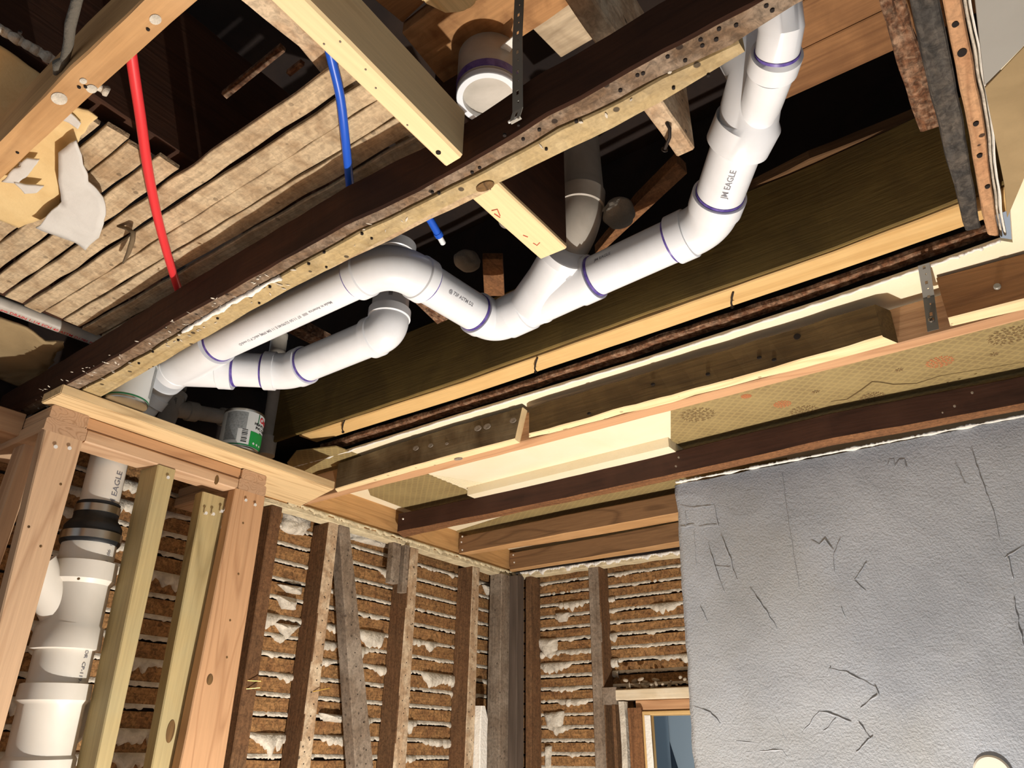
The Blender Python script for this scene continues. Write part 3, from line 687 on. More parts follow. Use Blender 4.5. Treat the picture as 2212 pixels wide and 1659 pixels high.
# the long light board across the top
a = at(124, 869, 'y', 1.789); b_ = at(722, 1057, 'y', 1.789)
zb = b_.z; e = at(647, 1089, 'z', zb)
bm = plate_bm([(a.x, 1.789), (b_.x, 1.789), (e.x + .02, e.y + .02), (1.06, e.y + .02), (1.06, 1.885), (a.x, 1.885)], zb, ZJ - .001)
bmesh.ops.bevel(bm, geom=list(bm.edges), offset=.002, segments=2, affect='EDGES')
tb = tag(build('top_board', bm, wood('top_board', 'a98454', 'dfc08c', 'x', 9, .55, .15, rough=.6)), 'long light board lying across the top of the pipe enclosure', 'board')
# side plates left of the enclosure, behind the dark beam
bx('side_plate', (.42, 2.0, .70), (.67, 2.10, .76), pinkish('x'), 'short brown plate left of the enclosure under the dark beam', 'plate', group=GP)
# ---- can(s) of cement standing on the board ------------------------------------------
def text_mesh(s, size, bold=False):
    cu = bpy.data.curves.new('t', 'FONT'); cu.body = s; cu.size = size; cu.resolution_u = 2; cu.align_x = 'CENTER'; cu.align_y = 'CENTER'
    cu.offset = size * (.03 if bold else .008)
    o = bpy.data.objects.new('t', cu); C.objects.link(o)
    dg = bpy.context.evaluated_depsgraph_get(); me = bpy.data.meshes.new_from_object(o.evaluated_get(dg))
    bpy.data.objects.remove(o); bpy.data.curves.remove(cu); return me
def wrap(me, base, axis, ref, R, ang, along, flip=1, mat=None, parent=None, name='printed_text', lift=.0004, rot=0):
    """bend flat lettering round a cylinder: x runs along the axis (or round it when rot = 90)"""
    axis = axis.normalized(); ref = (ref - axis * ref.dot(axis)).normalized(); side = axis.cross(ref)
    bm = bmesh.new(); bm.from_mesh(me); bpy.data.meshes.remove(me)
    bmesh.ops.subdivide_edges(bm, edges=[e for e in bm.edges if e.calc_length() > .006], cuts=2)
    for v in bm.verts:
        u, t = v.co.x, -v.co.y
        if rot: u, t = v.co.y, v.co.x
        a = ang + flip * t / R
        v.co = base + axis * (along + flip * u) + (ref * math.cos(a) + side * math.sin(a)) * (R + lift)
    return build(name, bm, mat or INK, parent)
def patch(w, h, nx=12):
    bm = bmesh.new(); vs = [[bm.verts.new((w * (i / nx - .5), h * (j - .5), 0)) for i in range(nx + 1)] for j in (0, 1)]
    for i in range(nx): bm.faces.new((vs[0][i], vs[0][i+1], vs[1][i+1], vs[1][i]))
    me = bpy.data.meshes.new('p'); bm.to_mesh(me); bm.free(); return me
def can(px, py, r, h, facing, label, shift=(0, 0)):
    base = at(px, py, 'z', ZJ); base = Vector((base.x + shift[0], base.y + shift[1], ZJ))
    root = empty('cement_can', base, label, 'can', 'cans of pipe cement')
    Z = Vector((0, 0, 1)); prof = [(0, r * .9), (.001, r * .985), (.004, r * 1.01), (.006, r), (h - .006, r), (h - .004, r * 1.02), (h - .001, r * 1.02), (h, r * .97), (h + .0005, r * .9), (h - .003, r * .88)]
    bm = bmesh.new(); sweep(bm, [base + Z * t for t, _ in prof], [q for _, q in prof], 56); auto(build('can_body', bm, STEEL, root))
    bm = bmesh.new(); sweep(bm, [base + Z * .008, base + Z * (h - .008)], r + .0004, 56, False); lab = auto(build('paper_label', bm, CANW, root)); lab['label'] = 'white paper label'
    f = Vector(facing)
    def put(me, ang, z, mat, nm, lift): 
        return wrap(me, base, Z, f, r, math.radians(ang), z, 1, mat, lab, nm, lift, 90)
    put(patch(r * 1.3, .045), 45, .034, GREEN, 'green_panel', .0008)
    put(patch(r * 6.28, .004, 60), 0, .0105, DKGREEN, 'green_band', .0007)
    put(patch(r * 1.1, .052), -38, h * .68, GREYLAB, 'print_block', .0008); put(patch(r * .7, .04), -48, h * .34, GREYLAB, 'print_block', .0008)
    for k, wd in enumerate((.003, .0015, .003, .001, .002, .003, .0015, .002)): put(patch(.016, wd), -8, .02 + k * .0052, BLACK, 'barcode_bar', .001)
    put(text_mesh('Oatey', .024, True), 62, h * .80, REDINK, 'brand_text', .0013)
    put(text_mesh('HEAVY DUTY', .0115, True), 50, h * .66, BLACK, 'product_text', .0013); put(text_mesh('PVC CEMENT', .0115, True), 55, h * .56, BLACK, 'product_text', .0013)
    put(patch(r * .5, .003), 52, h * .47, DKGREEN, 'green_swoosh', .0012); put(patch(.003, h * .24), 28, h * .8, DKGREEN, 'green_swoosh', .0012)
    for k in range(3):
        me = patch(.006, .006, 1)
        for v in me.vertices: v.co = Matrix.Rotation(math.pi / 4, 3, 'Z') @ v.co
        put(me, 22 + k * 13, .021, CANW, 'hazard_mark', .0014)
    return root
can(528, 956, .058, .124, (-.3, -1, 0), 'cement can with a green and red label beside the grey vent pipe', shift=(.045, .092))
can(262, 868, .052, .125, (1, .3, 0), 'can with its dark underside showing, tucked behind the treated board', shift=(.016, .012))

# ================================================================== PIPES
def prim_ring(parent, p, ax, r, wd=.004):
    ax = ax.normalized(); bm = bmesh.new()
    sweep(bm, [p - ax * (wd / 2 + .0004), p - ax * wd / 2, p + ax * wd / 2, p + ax * (wd / 2 + .0004)], [r - .0005, r + .0010, r + .0010, r - .0005], 44, False)
    o = auto(build('primer_ring', bm, PURPLE, parent)); o['label'] = 'purple primer ring'
def pipe(parent, a, b, r, mat=PVC, name='pipe', seg=44):
    bm = bmesh.new(); sweep(bm, [a, lerp(a, b, .5), b], r, seg); return auto(build(name, bm, mat, parent))
def arc(a, c, b, r, n=14):
    """points of a bend from direction a->c to c->b, tangent length r"""
    u = (c - a).normalized(); v = (b - c).normalized(); p0 = c - u * r; p1 = c + v * r
    return [((1-t)**2) * p0 + 2*t*(1-t) * c + t*t * p1 for t in [k / n for k in range(n + 1)]], u, v
def elbow(parent, a, c, b, r, tl, hub, mat=PVC, name='elbow', hr=1.15, br=1.075, rings=(0, 0)):
    pts, u, v = arc(a, c, b, tl); R = r
    P_ = [pts[0] - u * hub, pts[0] - u * (hub - .0006), pts[0] - u * .0016, pts[0]] + pts[1:-1] + [pts[-1], pts[-1] + v * .0016, pts[-1] + v * (hub - .0006), pts[-1] + v * hub]
    rad = [R * 1.03, R * hr, R * hr, R * br] + [R * br] * (len(pts) - 2) + [R * br, R * hr, R * hr, R * 1.03]
    bm = bmesh.new(); sweep(bm, P_, rad, 48)
    o = auto(build(name, bm, mat, parent), 40)
    if rings[0]: prim_ring(parent, pts[0] - u * (hub + .0028), u, R + .0004, .006)
    if rings[1]: prim_ring(parent, pts[-1] + v * (hub + .0028), v, R + .0004, .006)
    return o
def straightfit(parent, a, b, r, hub, mat=PVC, name='coupling', hr=1.15, br=1.08, bend=None):
    u = (b - a).normalized(); pts = [a, a + u * .0006, a + u * (hub - .0016), a + u * hub, b - u * hub, b - u * (hub - .0016), b - u * .0006, b]
    rad = [r * 1.03, r * hr, r * hr, r * br, r * br, r * hr, r * hr, r * 1.03]
    bm = bmesh.new(); sweep(bm, pts, rad, 48); return auto(build(name, bm, mat, parent), 40)
R3 = .046
def Z(px, py, z): return at(px, py, 'z', z)
run = empty('drain_pipe_run', Z(600, 690, .885), 'white plastic drain run winding through the ceiling opening', 'pipe')
mA = Z(470, 743, .925); e1 = Z(846, 564, .948); mB = lerp(mA, e1, .9)
e2 = Z(1067, 700, .955); d1 = lerp(e1, e2, .36); d2 = lerp(e1, e2, .68); w2b = Z(1285, 597, .958); w2a = lerp(e2, w2b, .22)
e3 = Z(1532, 484, .965); r4 = lerp(w2b, e3, .88); t1 = Z(1598, 300, .985); r5 = lerp(e3, t1, .22)
mp = pipe(run, mA, mB, R3, PVC)
u = (mB - mA).normalized()
elbow(run, mA, e1, d1, R3, .075, .028, rings=(1, 1))
p1 = pipe(run, lerp(e1, e2, .2), lerp(e1, e2, .82), R3, PVC)
elbow(run, d1, e2, w2b, R3, .045, .025, rings=(1, 0))
W2 = straightfit(run, w2a, w2b, R3, .045, name='wye')
p2 = pipe(run, w2b, r4, R3, PVC)
elbow(run, w2b, e3, t1, R3, .042, .038, rings=(1, 1))
p3 = pipe(run, r5, t1, R3, PVC)
for p, ax in ((mA + u * .004, u), (w2b + (w2b - w2a).normalized() * .004, w2b - w2a)): prim_ring(run, p, ax, R3 + .0004, .006)
# wye at the far end of the main pipe
mu = (mB - mA).normalized(); f0 = Z(374, 800, .922)
W1 = straightfit(run, f0, mA, R3, .03, name='wye', hr=1.17, br=1.14)
lowj = f0 + mu * .03
b1 = Z(488, 797, .925); b2 = Z(545, 801, .925); b3 = Z(625, 803, .925); b6 = Z(838, 715, .937); b4 = lerp(b3, b6, .2); b5 = lerp(b3, b6, .86)
bm = bmesh.new(); sweep(bm, [lowj, lerp(lowj, b1, .85), lerp(lowj, b1, .87), b1, b2 * .3 + b1 * .7], [R3 * 1.12, R3 * 1.12, R3 * 1.2, R3 * 1.2, R3 * 1.2], 48); auto(build('wye_branch', bm, PVC, run))
b2 = lerp(b1, b3, .42); p4 = pipe(run, b1, lerp(b1, b3, .6), R3, PVC)
prim_ring(run, lerp(b1, b2, .36), b2 - b1, R3 + .0004, .007)
elbow(run, b2, b3, b5, R3, .035, .03, rings=(1, 1))
p5 = pipe(run, b4, b5, R3, PVC)
top6 = Vector((b6.x, b6.y, 1.2))
elbow(run, b5, b6, top6, R3, .034, .024)
p6 = pipe(run, b6 + Vector((0, 0, .05)), top6, R3, PVC)
straightfit(run, b6 + Vector((0, 0, .17)), b6 + Vector((0, 0, .26)), R3, .03)
# end of the run turning down into the wall
g1 = Vector((at(243, 955, 'y', 2.0).x, 2.0, .765))
q0 = Z(346, 826, .925)
elbow(run, f0, q0, g1, R3, .035, .03, PVC)
pipe(run, q0 + (g1 - q0) * .2, g1, R3, PVC); prim_ring(run, lerp(q0, g1, .27), g1 - q0, R3, .004)
# riser with double branch
t2 = Z(1622, 225, 1.005); t3 = Z(1634, 150, 1.04); t4 = Vector((t3.x - .03, t3.y + .04, 1.22))
bm = bmesh.new(); hubp = Z(1617, 262, .992)
sweep(bm, [t1 - (t1 - r5).normalized() * .014, t1 - (t1 - r5).normalized() * .012, hubp, hubp + (t2 - hubp) * .05, t2, t3, t4], [R3 * 1.03, R3 * 1.25, R3 * 1.27, R3 * 1.1, R3 * 1.1, R3 * 1.06, R3 * 1.0], 48)
auto(build('wye', bm, PVC, run), 40)
bq0 = Z(1645, 225, .968); bq1 = Z(1668, 150, .952); bq2 = Z(1678, 118, .95); bq3 = Z(1688, 60, .955); bq4 = Z(1680, -5, .985); bq5 = Z(1655, -50, 1.03)
rb = .0325
bm = bmesh.new(); sweep(bm, [Z(1635, 262, .985), bq0, bq1], [rb * .8, rb * 1.02, rb * 1.08], 44); auto(build('wye_branch', bm, PVC, run))
bm = bmesh.new(); sweep(bm, [bq1, bq1 + (bq2 - bq1) * .02, bq2 + (bq3 - bq2) * .05, bq2 + (bq3 - bq2) * .06], [rb * 1.02, rb * 1.2, rb * 1.2, rb], 44); auto(build('branch_hub', bm, PVC, run))
bm = bmesh.new(); sweep(bm, [bq2, bq3, bq4, bq5], rb, 44); auto(build('branch_elbow', bm, PVC, run)); prim_ring(run, bq2 + (bq3 - bq2) * .09, bq3 - bq2, rb, .005)
# vent branch rising from the middle wye, dust and shade put into its grey
v0 = lerp(w2a, w2b, .25); v1 = Z(1222, 545, 1.0); v2 = Z(1262, 470, 1.09); v3 = Z(1262, 380, 1.20); v4 = Z(1252, 300, 1.32)
bm = bmesh.new(); sweep(bm, [v0, lerp(v0, v1, .5), lerp(v0, v1, .88), lerp(v0, v1, .9), v1, v1 + (v1 - v0) * .02], [R3 * 1.25, R3 * 1.1, R3 * 1.1, R3 * 1.22, R3 * 1.15, R3], 44); auto(build('wye_branch', bm, PVC, run), 40)
elbow(run, v0, lerp(v1, v2, .75), v3, R3 * .98, .05, .04, PVC_OLD)
pipe(run, lerp(v2, v3, .5), v4, R3 * .98, PVC_OLD)
# lettering and stickers on the run
DN = Vector((0, 0, -1))
def camref(p): return (Vector((0, 0, 0)) - p)
def sticker(par, base, axis, R, along, ang, w_=.03, h_=.012, nb=9):
    rnd = random.Random(int(along * 1e4))
    x = -w_ / 2
    while x < w_ / 2:
        wd = rnd.choice((.0008, .0014, .002)); me = patch(wd, h_, 1)
        for v in me.vertices: v.co.x += x
        wrap(me, base, axis, camref(base), R, ang, along, 1, BLACK, par, 'barcode_bar', .0005); x += wd + rnd.choice((.001, .0016))
wrap(text_mesh('Made in America  IIIIII  07 11:50 52/90/40 E 11 EM 09MJ edoC P U vwd-D', .0105), mA, mA - mB, camref(mA), R3, -.55, -(mB - mA).length * .5, 1, INK, mp)
wrap(text_mesh('@ 73F ASTM D2', .0115), d1, d2 - d1, camref(d1), R3, -.25, .055, 1, INK, p1)
wrap(text_mesh('JM EAGLE', .016), r5, t1 - r5, camref(r5), R3, .2, .10, 1, INK, p3)
wrap(text_mesh('JM EAGLE', .010), w2b, r4 - w2b, camref(w2b), R3, -.75, .05, 1, INK, p2)
sticker(W2, w2a, w2b - w2a, R3 * 1.1, .072, .1, .012, .018); sticker(p6, b6, DN, R3, -.09, .05, .028, .010); 
# capped stub and coupling hanging above the crosspiece
sx = Z(1056, 215, 1.02); stub = empty('capped_stub', sx, 'open white pipe end with a purple ring hanging behind the main beam', 'pipe')
sxt = Vector((sx.x, sx.y, 1.24)); rs = .057
bm = bmesh.new(); sweep(bm, [sx + Vector((0, 0, .012)), sxt], rs, 48); auto(build('pipe', bm, PVC_OLD, stub))
bm = bmesh.new(); sweep(bm, [sx, sx + Vector((0, 0, .002)), sx + Vector((0, 0, .014))], [rs * .98, rs * 1.0, rs * 1.0], 48, False)
sweep(bm, [sx, sx + Vector((0, 0, .0005)), sx + Vector((0, 0, .02))], [rs * .98, rs * .8, rs * .8], 48, False); sweep(bm, [sx + Vector((0, 0, .018)), sx + Vector((0, 0, .02))], rs * .81, 48); auto(build('pipe_rim', bm, PVC, stub))
prim_ring(stub, sx + Vector((0, 0, .026)), Vector((0, 0, 1)), rs, .016)
# ---- vertical stack behind the new wall ------------------------------------------------
st_o = Vector((.905, 2.02, 0)); 
pT = at(228, 1030, 'y', 2.0); pB = at(85, 1640, 'y', 2.0)
def SX(z): 
    t = (z - pB.z) / (pT.z - pB.z); return Vector((lerp(pB.x, pT.x, t), 2.0, z))
stack = empty('waste_stack', SX(-.4), 'tall cream plastic waste stack with a black rubber coupling', 'pipe')
def zr(px, py): return at(px, py, 'y', 2.0 - .05).z
def seg(name, ya, yb, r, mat, prof=None):
    za, zb_ = zr(*ya), zr(*yb)
    P = prof or [(0, 1), (1, 1)]
    bm = bmesh.new(); sweep(bm, [SX(lerp(za, zb_, t)) for t, _ in P], [r * q for _, q in P], 48); return auto(build(name, bm, mat, stack), 38)
R3s, R4 = .0475, .0655
u_ = seg('pipe', (240, 960), (225, 1095), R3s, PVC_CREAM)
seg('rubber_coupling', (220, 1078), (190, 1168), .056, RUBBER, [(0, .9), (.01, .93), (.4, .96), (.5, 1.12), (.58, 1.22), (.95, 1.26), (1, 1.2)])
seg('hose_clamp', (218, 1086), (215, 1102), .0545, STEEL, [(0, .95), (.01, 1), (.99, 1), (1, .95)]); seg('hose_clamp', (196, 1143), (190, 1160), .0725, STEEL, [(0, .95), (.01, 1), (.99, 1), (1, .95)])
l1 = seg('pipe', (190, 1150), (175, 1220), R4 * .98, PVC_CREAM)
seg('wye', (172, 1205), (130, 1400), R4 * 1.15, PVC_CREAM, [(0, .93), (.01, 1.02), (.22, 1.04), (.27, .92), (.72, .92), (.76, 1.0), (.99, 1.03), (1, .93)])
l2 = seg('pipe', (130, 1395), (110, 1480), R4, PVC_CREAM)
seg('wye', (108, 1472), (60, 1680), R4 * 1.15, PVC_CREAM, [(0, .93), (.01, 1.02), (.19, 1.04), (.24, .94), (.78, .94), (.82, 1.03), (1, 1.03)])
seg('pipe', (60, 1680), (-200, 2500), R4, PVC_CREAM)
ba = SX(zr(135, 1360)); bb = ba + Vector((-.09, .0, .11)); bm = bmesh.new(); sweep(bm, [ba, bb, bb + Vector((-.03, 0, .03))], [.042, .042, .05], 36); auto(build('wye_branch', bm, PVC_CREAM, stack))
ba = SX(zr(75, 1640)); bb = ba + Vector((.13, -.0, .13)); bm = bmesh.new(); sweep(bm, [ba, bb], [.03, .03], 36); auto(build('wye_branch', bm, PVC_CREAM, stack))
UZ = Vector((0, 0, 1))
wrap(text_mesh('JM EAGLE', .024), SX(.6), UZ, Vector((-.2, -1, 0)), R3s, .45, zr(228, 1050) - .6, 1, INK, u_)
wrap(text_mesh('24   06   02', .014), SX(.4), UZ, Vector((-.2, -1, 0)), R4, .55, zr(200, 1190) - .4, 1, INK, l1)
wrap(text_mesh('FOR  CP-119-FP', .014), SX(.1), UZ, Vector((-.2, -1, 0)), R4, .5, zr(135, 1440) - .1, -1, INK, l2)
# ---- small grey drain behind the plates -----------------------------------------------
r2 = .0245
def Y(px, py, y): return at(px, py, 'y', y)
yy = 2.12
small = empty('grey_drain', Y(368, 890, yy), 'small grey drain tee and trap arm behind the cement cans', 'pipe')
tt = Y(388, 838, yy); tm = Y(366, 895, yy); 
bm = bmesh.new(); sweep(bm, [Y(392, 825, yy), Y(388, 842, yy)], r2 * .8, 32); auto(build('pipe', bm, PVC_OLD, small))
straightfit(small, Y(383, 850, yy), Y(352, 925, yy), r2, .018, PVC_OLD, 'tee', 1.3, 1.15)
ta, tb_ = Y(372, 882, yy), Y(490, 902, yy)
bm = bmesh.new(); sweep(bm, [ta, lerp(ta, tb_, .25), lerp(ta, tb_, .26), lerp(ta, tb_, .42), lerp(ta, tb_, .42), lerp(ta, tb_, 1.0)], [r2 * 1.1, r2 * 1.1, r2 * 1.3, r2 * 1.3, r2, r2], 32); auto(build('trap_arm', bm, PVC_OLD, small), 40)
straightfit(small, lerp(ta, tb_, .88), lerp(ta, tb_, 1.15), r2, .02, PVC_OLD, 'coupling', 1.25, 1.25)
sticker(small, Y(372, 885, yy), UZ, r2 * 1.16, .01, .1, .04, .008)
vent = empty('vent_pipe', Y(583, 930, 2.0), 'thin grey vertical vent pipe rising behind the cement can', 'pipe')
pipe(vent, Y(592, 860, 2.0), Y(578, 960, 2.0), .0225, PVC_OLD); straightfit(vent, Y(580, 945, 2.0), Y(573, 985, 2.0), .0225, .02, PVC_OLD, 'coupling', 1.3, 1.3)
pipe(vent, Y(604, 700, 2.0), Y(592, 862, 2.0), .0225, PVC_OLD); straightfit(vent, Y(604, 722, 2.0), Y(598, 770, 2.0), .0225, .018, PVC_OLD, 'coupling', 1.3, 1.25)
# grey printed pipe at the far left
ca, cb = Z(-60, 632, .93), Z(260, 752, .93)
cp = empty('grey_drain', ca, 'grey plastic pipe with red lettering at the left edge', 'pipe')
pg = pipe(cp, ca, cb, .0175, PVC_OLD)
wrap(text_mesh('NSF-pw DRAIN 1-1/4 SCH 40 ASTM D1785 PVC', .012), ca, cb - ca, camref(ca), .0175, .9, .16, 1, REDINK, pg)
# ---- red and blue water tubes -----------------------------------------------------------
def tube(name, pxs, r, mat, label):
    pts = [Z(x, y, z) for x, y, z in pxs]; P_ = []
    for i in range(len(pts) - 1):
        p0 = pts[max(0, i-1)]; p1_, p2_ = pts[i], pts[i+1]; p3_ = pts[min(len(pts)-1, i+2)]
        for k in range(6):
            t = k / 6; P_.append(.5 * ((2*p1_) + (-p0 + p2_) * t + (2*p0 - 5*p1_ + 4*p2_ - p3_) * t*t + (-p0 + 3*p1_ - 3*p2_ + p3_) * t**3))
    P_.append(pts[-1]); bm = bmesh.new(); sweep(bm, P_, r, 24); return tag(auto(build(name, bm, mat)), label, 'tube', 'coloured water tubes')
tube('water_tube', [(270, 20, .90), (285, 130, .888), (303, 250, .876), (322, 380, .87), (348, 500, .87), (384, 622, .879), (420, 720, .884)], .0080, REDP, 'red plastic water tube hanging left of the main beam')
tube('water_tube', [(700, 60, .90), (718, 135, .89), (735, 210, .88), (746, 300, .873), (756, 402, .879), (765, 480, .884)], .0070, BLUEP, 'blue plastic water tube left of the main beam')
b0 = [(925, 468, 1.03), (937, 488, 1.03), (948, 508, 1.03)]
bt = tube('water_tube', b0, .0085, BLUEP, 'short blue tube with a white end sleeve in the dark cavity')
bm = bmesh.new(); sweep(bm, [Z(946, 505, 1.03), Z(957, 525, 1.03)], .0065, 20); build('white_sleeve', bm, PVC, bt)
bm = bmesh.new(); sweep(bm, [Z(944, 501, 1.03), Z(949, 509, 1.03)], .0098, 20); build('crimp_ring', bm, BLUEP, bt)

# ================================================================== STRAPS AND NAILS
def strap(name, pts, wdir, wd, label, holes=14, mat=ZINC):
    P_ = []
    for a, b in zip(pts, pts[1:]):
        n = max(2, int((b - a).length / .004))
        for k in range(n): P_.append(lerp(a, b, k / n))
    P_.append(pts[-1]); bm = bmesh.new(); wdir = wdir.normalized(); rows_ = []
    m_ = 8
    for i, p in enumerate(P_):
        rows_.append([bm.verts.new(p + wdir * wd * (j / m_ - .5)) for j in range(m_ + 1)])
    for i in range(len(P_) - 1):
        for j in range(m_):
            if j in (3, 4) and i % 5 in (1, 2) and (i // 5) % 2 == 0: continue
            if j in (3, 4) and i % 5 == 1: 
                if j == 3: continue
            bm.faces.new((rows_[i][j], rows_[i][j+1], rows_[i+1][j+1], rows_[i+1][j]))
    o = build(name, bm, mat); s = o.modifiers.new('thickness', 'SOLIDIFY'); s.thickness = .0012
    return tag(o, label, 'strap', 'perforated hanger straps')
base = at(1119, 238, 'x', .612); top = at(1124, -40, 'x', .612); foot = at(1113, 257, 'x', .615)
s_ = strap('hanger_strap', [top + Vector((0, 0, .05)), top, lerp(top, base, .5) + Vector((-.004, 0, 0)), base, foot, foot + Vector((.004, .0, -.001))], Vector((0, 1, 0)), .0175, 'grey perforated metal strap hanging down in front of the main beam')
nb = at(1110, 258, 'x', .616)
bm = bmesh.new(); sweep(bm, [nb + Vector((0, .009, 0)), nb + Vector((0, -.009, 0))], .0022, 10); build('strap_nail', bm, SHINY, s_)
sa = at(1995, 570, 'z', ZC - .008); sm_ = at(2006, 640, 'x', 1.545); sb = at(2016, 714, 'x', 1.548)
ZINC_SHADED = plain('zinc_strap_shaded', '65635c', .5, metal=.25, var='7c7970', va=.5)  # darker copy of the strap zinc, shade put into its colour
s_ = strap('hanger_strap', [sa, lerp(sa, sm_, .6), sm_, sb], Vector((0, 1, 0)), .021, 'perforated metal strap with a cross-head screw nailed to the reddish joist face', mat=ZINC_SHADED)
p = at(2012, 692, 'x', 1.546); bm = bmesh.new(); sweep(bm, [p + Vector((.003, 0, 0)), p + Vector((-.003, 0, 0)), p + Vector((-.0045, 0, 0))], [.0058, .0058, .004], 20); sc_ = build('screw', bm, STEEL, s_)
bm = bmesh.new()
for d in (Vector((0, .003, .003)), Vector((0, .003, -.003))): sweep(bm, [p + Vector((-.005, 0, 0)) + d, p + Vector((-.005, 0, 0)) - d], .0007, 6)
build('screw_slot', bm, NAILM, sc_)
def bent_nail(pxs, plane, label, r=.0022, grp='bent old nails'):
    pts = [at(x, y, *plane) + Vector((0, 0, dz)) for x, y, dz in pxs]; bm = bmesh.new()
    sweep(bm, pts, r, 10); sweep(bm, [pts[-1], pts[-1] + (pts[-1] - pts[-2]).normalized() * .0015], r * 2, 12)
    return tag(auto(build('bent_nail', bm, NAILM)), label, 'nail', grp)
for (x, y, nm) in ((1580, 645, 'rightmost'), (1157, 787, 'middle'), (742, 918, 'leftmost')):
    bent_nail([(x + 4, y - 14, .0), (x, y - 8, -.008), (x - 2, y, -.012), (x, y + 6, -.014)], ('z', ZL + .002), 'bent nail in the golden underside, %s of three' % nm)
bent_nail([(1440, 265, 0), (1446, 270, -.008), (1445, 283, -.014), (1434, 307, -.016)], ('z', .93), 'bent nail in the short cut joist end', .003)
# round nail head on board C, nails at joist ends
P = at(2153, 620, 'x', 1.54); nails(bpy.data.objects['sister_board.003'], [at(2154, 619, 'x', at(2130, 668, 'z', ZJ).x - .001)], (-1, 0, 0), .0065, ZINC, 'nail_head')
def jn(objname, pxs):
    o = bpy.data.objects[objname]; 
    for x, y in pxs:
        xx = min((o.matrix_world @ v.co).x for v in o.data.vertices); 
J3, J4, J5 = bpy.data.objects['joist.002'], bpy.data.objects['joist.003'], bpy.data.objects['joist.004']
nails(J3, [at(871, 1121, 'x', at(858, 1150, 'z', ZJ).x)], (-1, 0, 0), .004, SHINY, 'nail_head')
nails(J4, [at(x, y, 'x', at(991, 1197, 'z', ZJ).x - .0005) for x, y in ((999, 1159), (997, 1171), (999, 1188))], (-1, 0, 0), .004, SHINY, 'nail_head')
nails(J5, [at(x, y, 'x', at(1101, 1232, 'z', ZJ).x - .0005) for x, y in ((1109, 1199), (1111, 1215))], (-1, 0, 0), .004, SHINY, 'nail_head')

def disc(parent, p, nrm, r_, mat, stretch=None, name='knot', th=.0012):
    """small flat round mark (knot, nail head, stain) lying on a face"""
    nrm = Vector(nrm).normalized(); bm = bmesh.new(); sweep(bm, [p - nrm * .002, p + nrm * th, p + nrm * (th + .0003)], [r_, r_, r_ * .55], 18)
    if stretch:
        d, k = Vector(stretch[0]).normalized(), stretch[1]
        for v in bm.verts: q = v.co - p; v.co = p + q + d * q.dot(d) * (k - 1)
    return build(name, bm, mat, parent)
KN = wood('knot', '4a3318', '7a5a30', 'z', 12, .8, .5, rough=.8); KN2 = plain('knot_grey', '8d8274', .8, var='5d5246', va=.8, vs=70); HOLE = plain('nail_hole', '1a110b', .9)
UP = Vector((0, 0, -1)); XD, YD = Vector((1, 0, 0)), Vector((0, 1, 0))
disc(sis, at(1048, 402, 'z', ZJ), UP, .009, KN, (YD, 1.8)); disc(sis, at(1120, 270, 'z', ZJ), UP, .002, HOLE, None, 'nail_hole')
for x, y in ((560, 655), (705, 577), (803, 515), (1180, 322), (1455, 190), (1530, 163)): disc(sis, at(x, y, 'z', ZJ - .0006), UP, .0022, HOLE, None, 'nail_hole')
for x, y in ((1090, 292), (1130, 300), (1165, 280), (1245, 262), (1377, 162), (1389, 158), (1442, 122), (1513, 85), (1553, 62), (1590, 54), (1517, 98), (1547, 85), (1036, 362), (1020, 372), (934, 415), (948, 417), (782, 505), (700, 545), (667, 570), (583, 620), (470, 688), (385, 735), (330, 760), (300, 785), (1655, 12), (1668, 22), (1480, 130), (1340, 195)):
    disc(main, at(x, y, 'z', ZJ - .001), UP, .0026, HOLE, None, 'nail_hole')
cr_ = bpy.data.objects['crosspiece']; disc(cr_, at(947, 329, 'z', ZJ - .0002), UP, .0038, HOLE, None, 'nail_head')
for x, y in ((880, 270), (812, 190), (790, 150), (700, 95), (735, 90)): disc(cr_, at(x, y, 'z', ZJ), UP, .0014, KN2, None, 'nail_hole', .0006)
disc(SA, at(990, 991, 'z', ZJ - .0005), UP, .009, KN2, (YD, 1.6)); xa = at(979, 983, 'z', ZJ).x - .001
for x, y, q in ((1032, 925, .008), (1052, 921, .008), (1108, 908, .007), (930, 962, .006), (898, 968, .007), (965, 958, .004)): disc(SA, at(x, y, 'x', xa), -XD, q, KN2, (YD, 1.6), 'plaster_spot', .0008)
xb = at(1640, 803, 'z', ZJ).x - .0015
disc(SB, at(1722, 727, 'x', xb), -XD, .0075, HOLE, None); disc(SB, at(1789, 726, 'x', xb), -XD, .004, HOLE, None, 'nail_hole')
for x, y in ((1529, 808), (1672, 777), (1640, 772), (1410, 830), (1272, 893)): disc(SB, at(x, y, 'x', xb), -XD, .0035, HOLE, (YD, 1.5), 'nail_hole')
xd = at(1800, 948, 'z', ZJ).x - .0015
for x, y, q in ((2062, 877, .003), (2100, 848, .003), (1466, 988, .003), (1460, 1007, .003), (2036, 891, .002)): disc(J3, at(x, y, 'x', xd), -XD, q, KN2, None, 'nail_head')
disc(bpy.data.objects['top_plate.005'], at(468, 1037, 'y', YF + .002), -YD, .006, KN, (Vector((0, 0, 1)), 2.2))
for par, q in ((lp, ((131, 1046), (62, 1138), (170, 1250), (88, 1180))), (rp, ((515, 1240), (525, 1130), (497, 1340), (490, 1420)))):
    for x, y in q: disc(par, at(x, y, 'y', YF), -YD, .003, KN, None, 'knot', .0006)
disc(rp, at(453, 1468, 'y', YF), -YD, .009, KN, (Vector((0, 0, 1)), 1.5))
for x, y in ((43, 70), (171, 188), (185, 187), (320, 63), (38, 329)): disc(bpy.data.objects['joist'], at(x, y, 'z', ZJ), UP, .0022, HOLE, None, 'nail_hole')
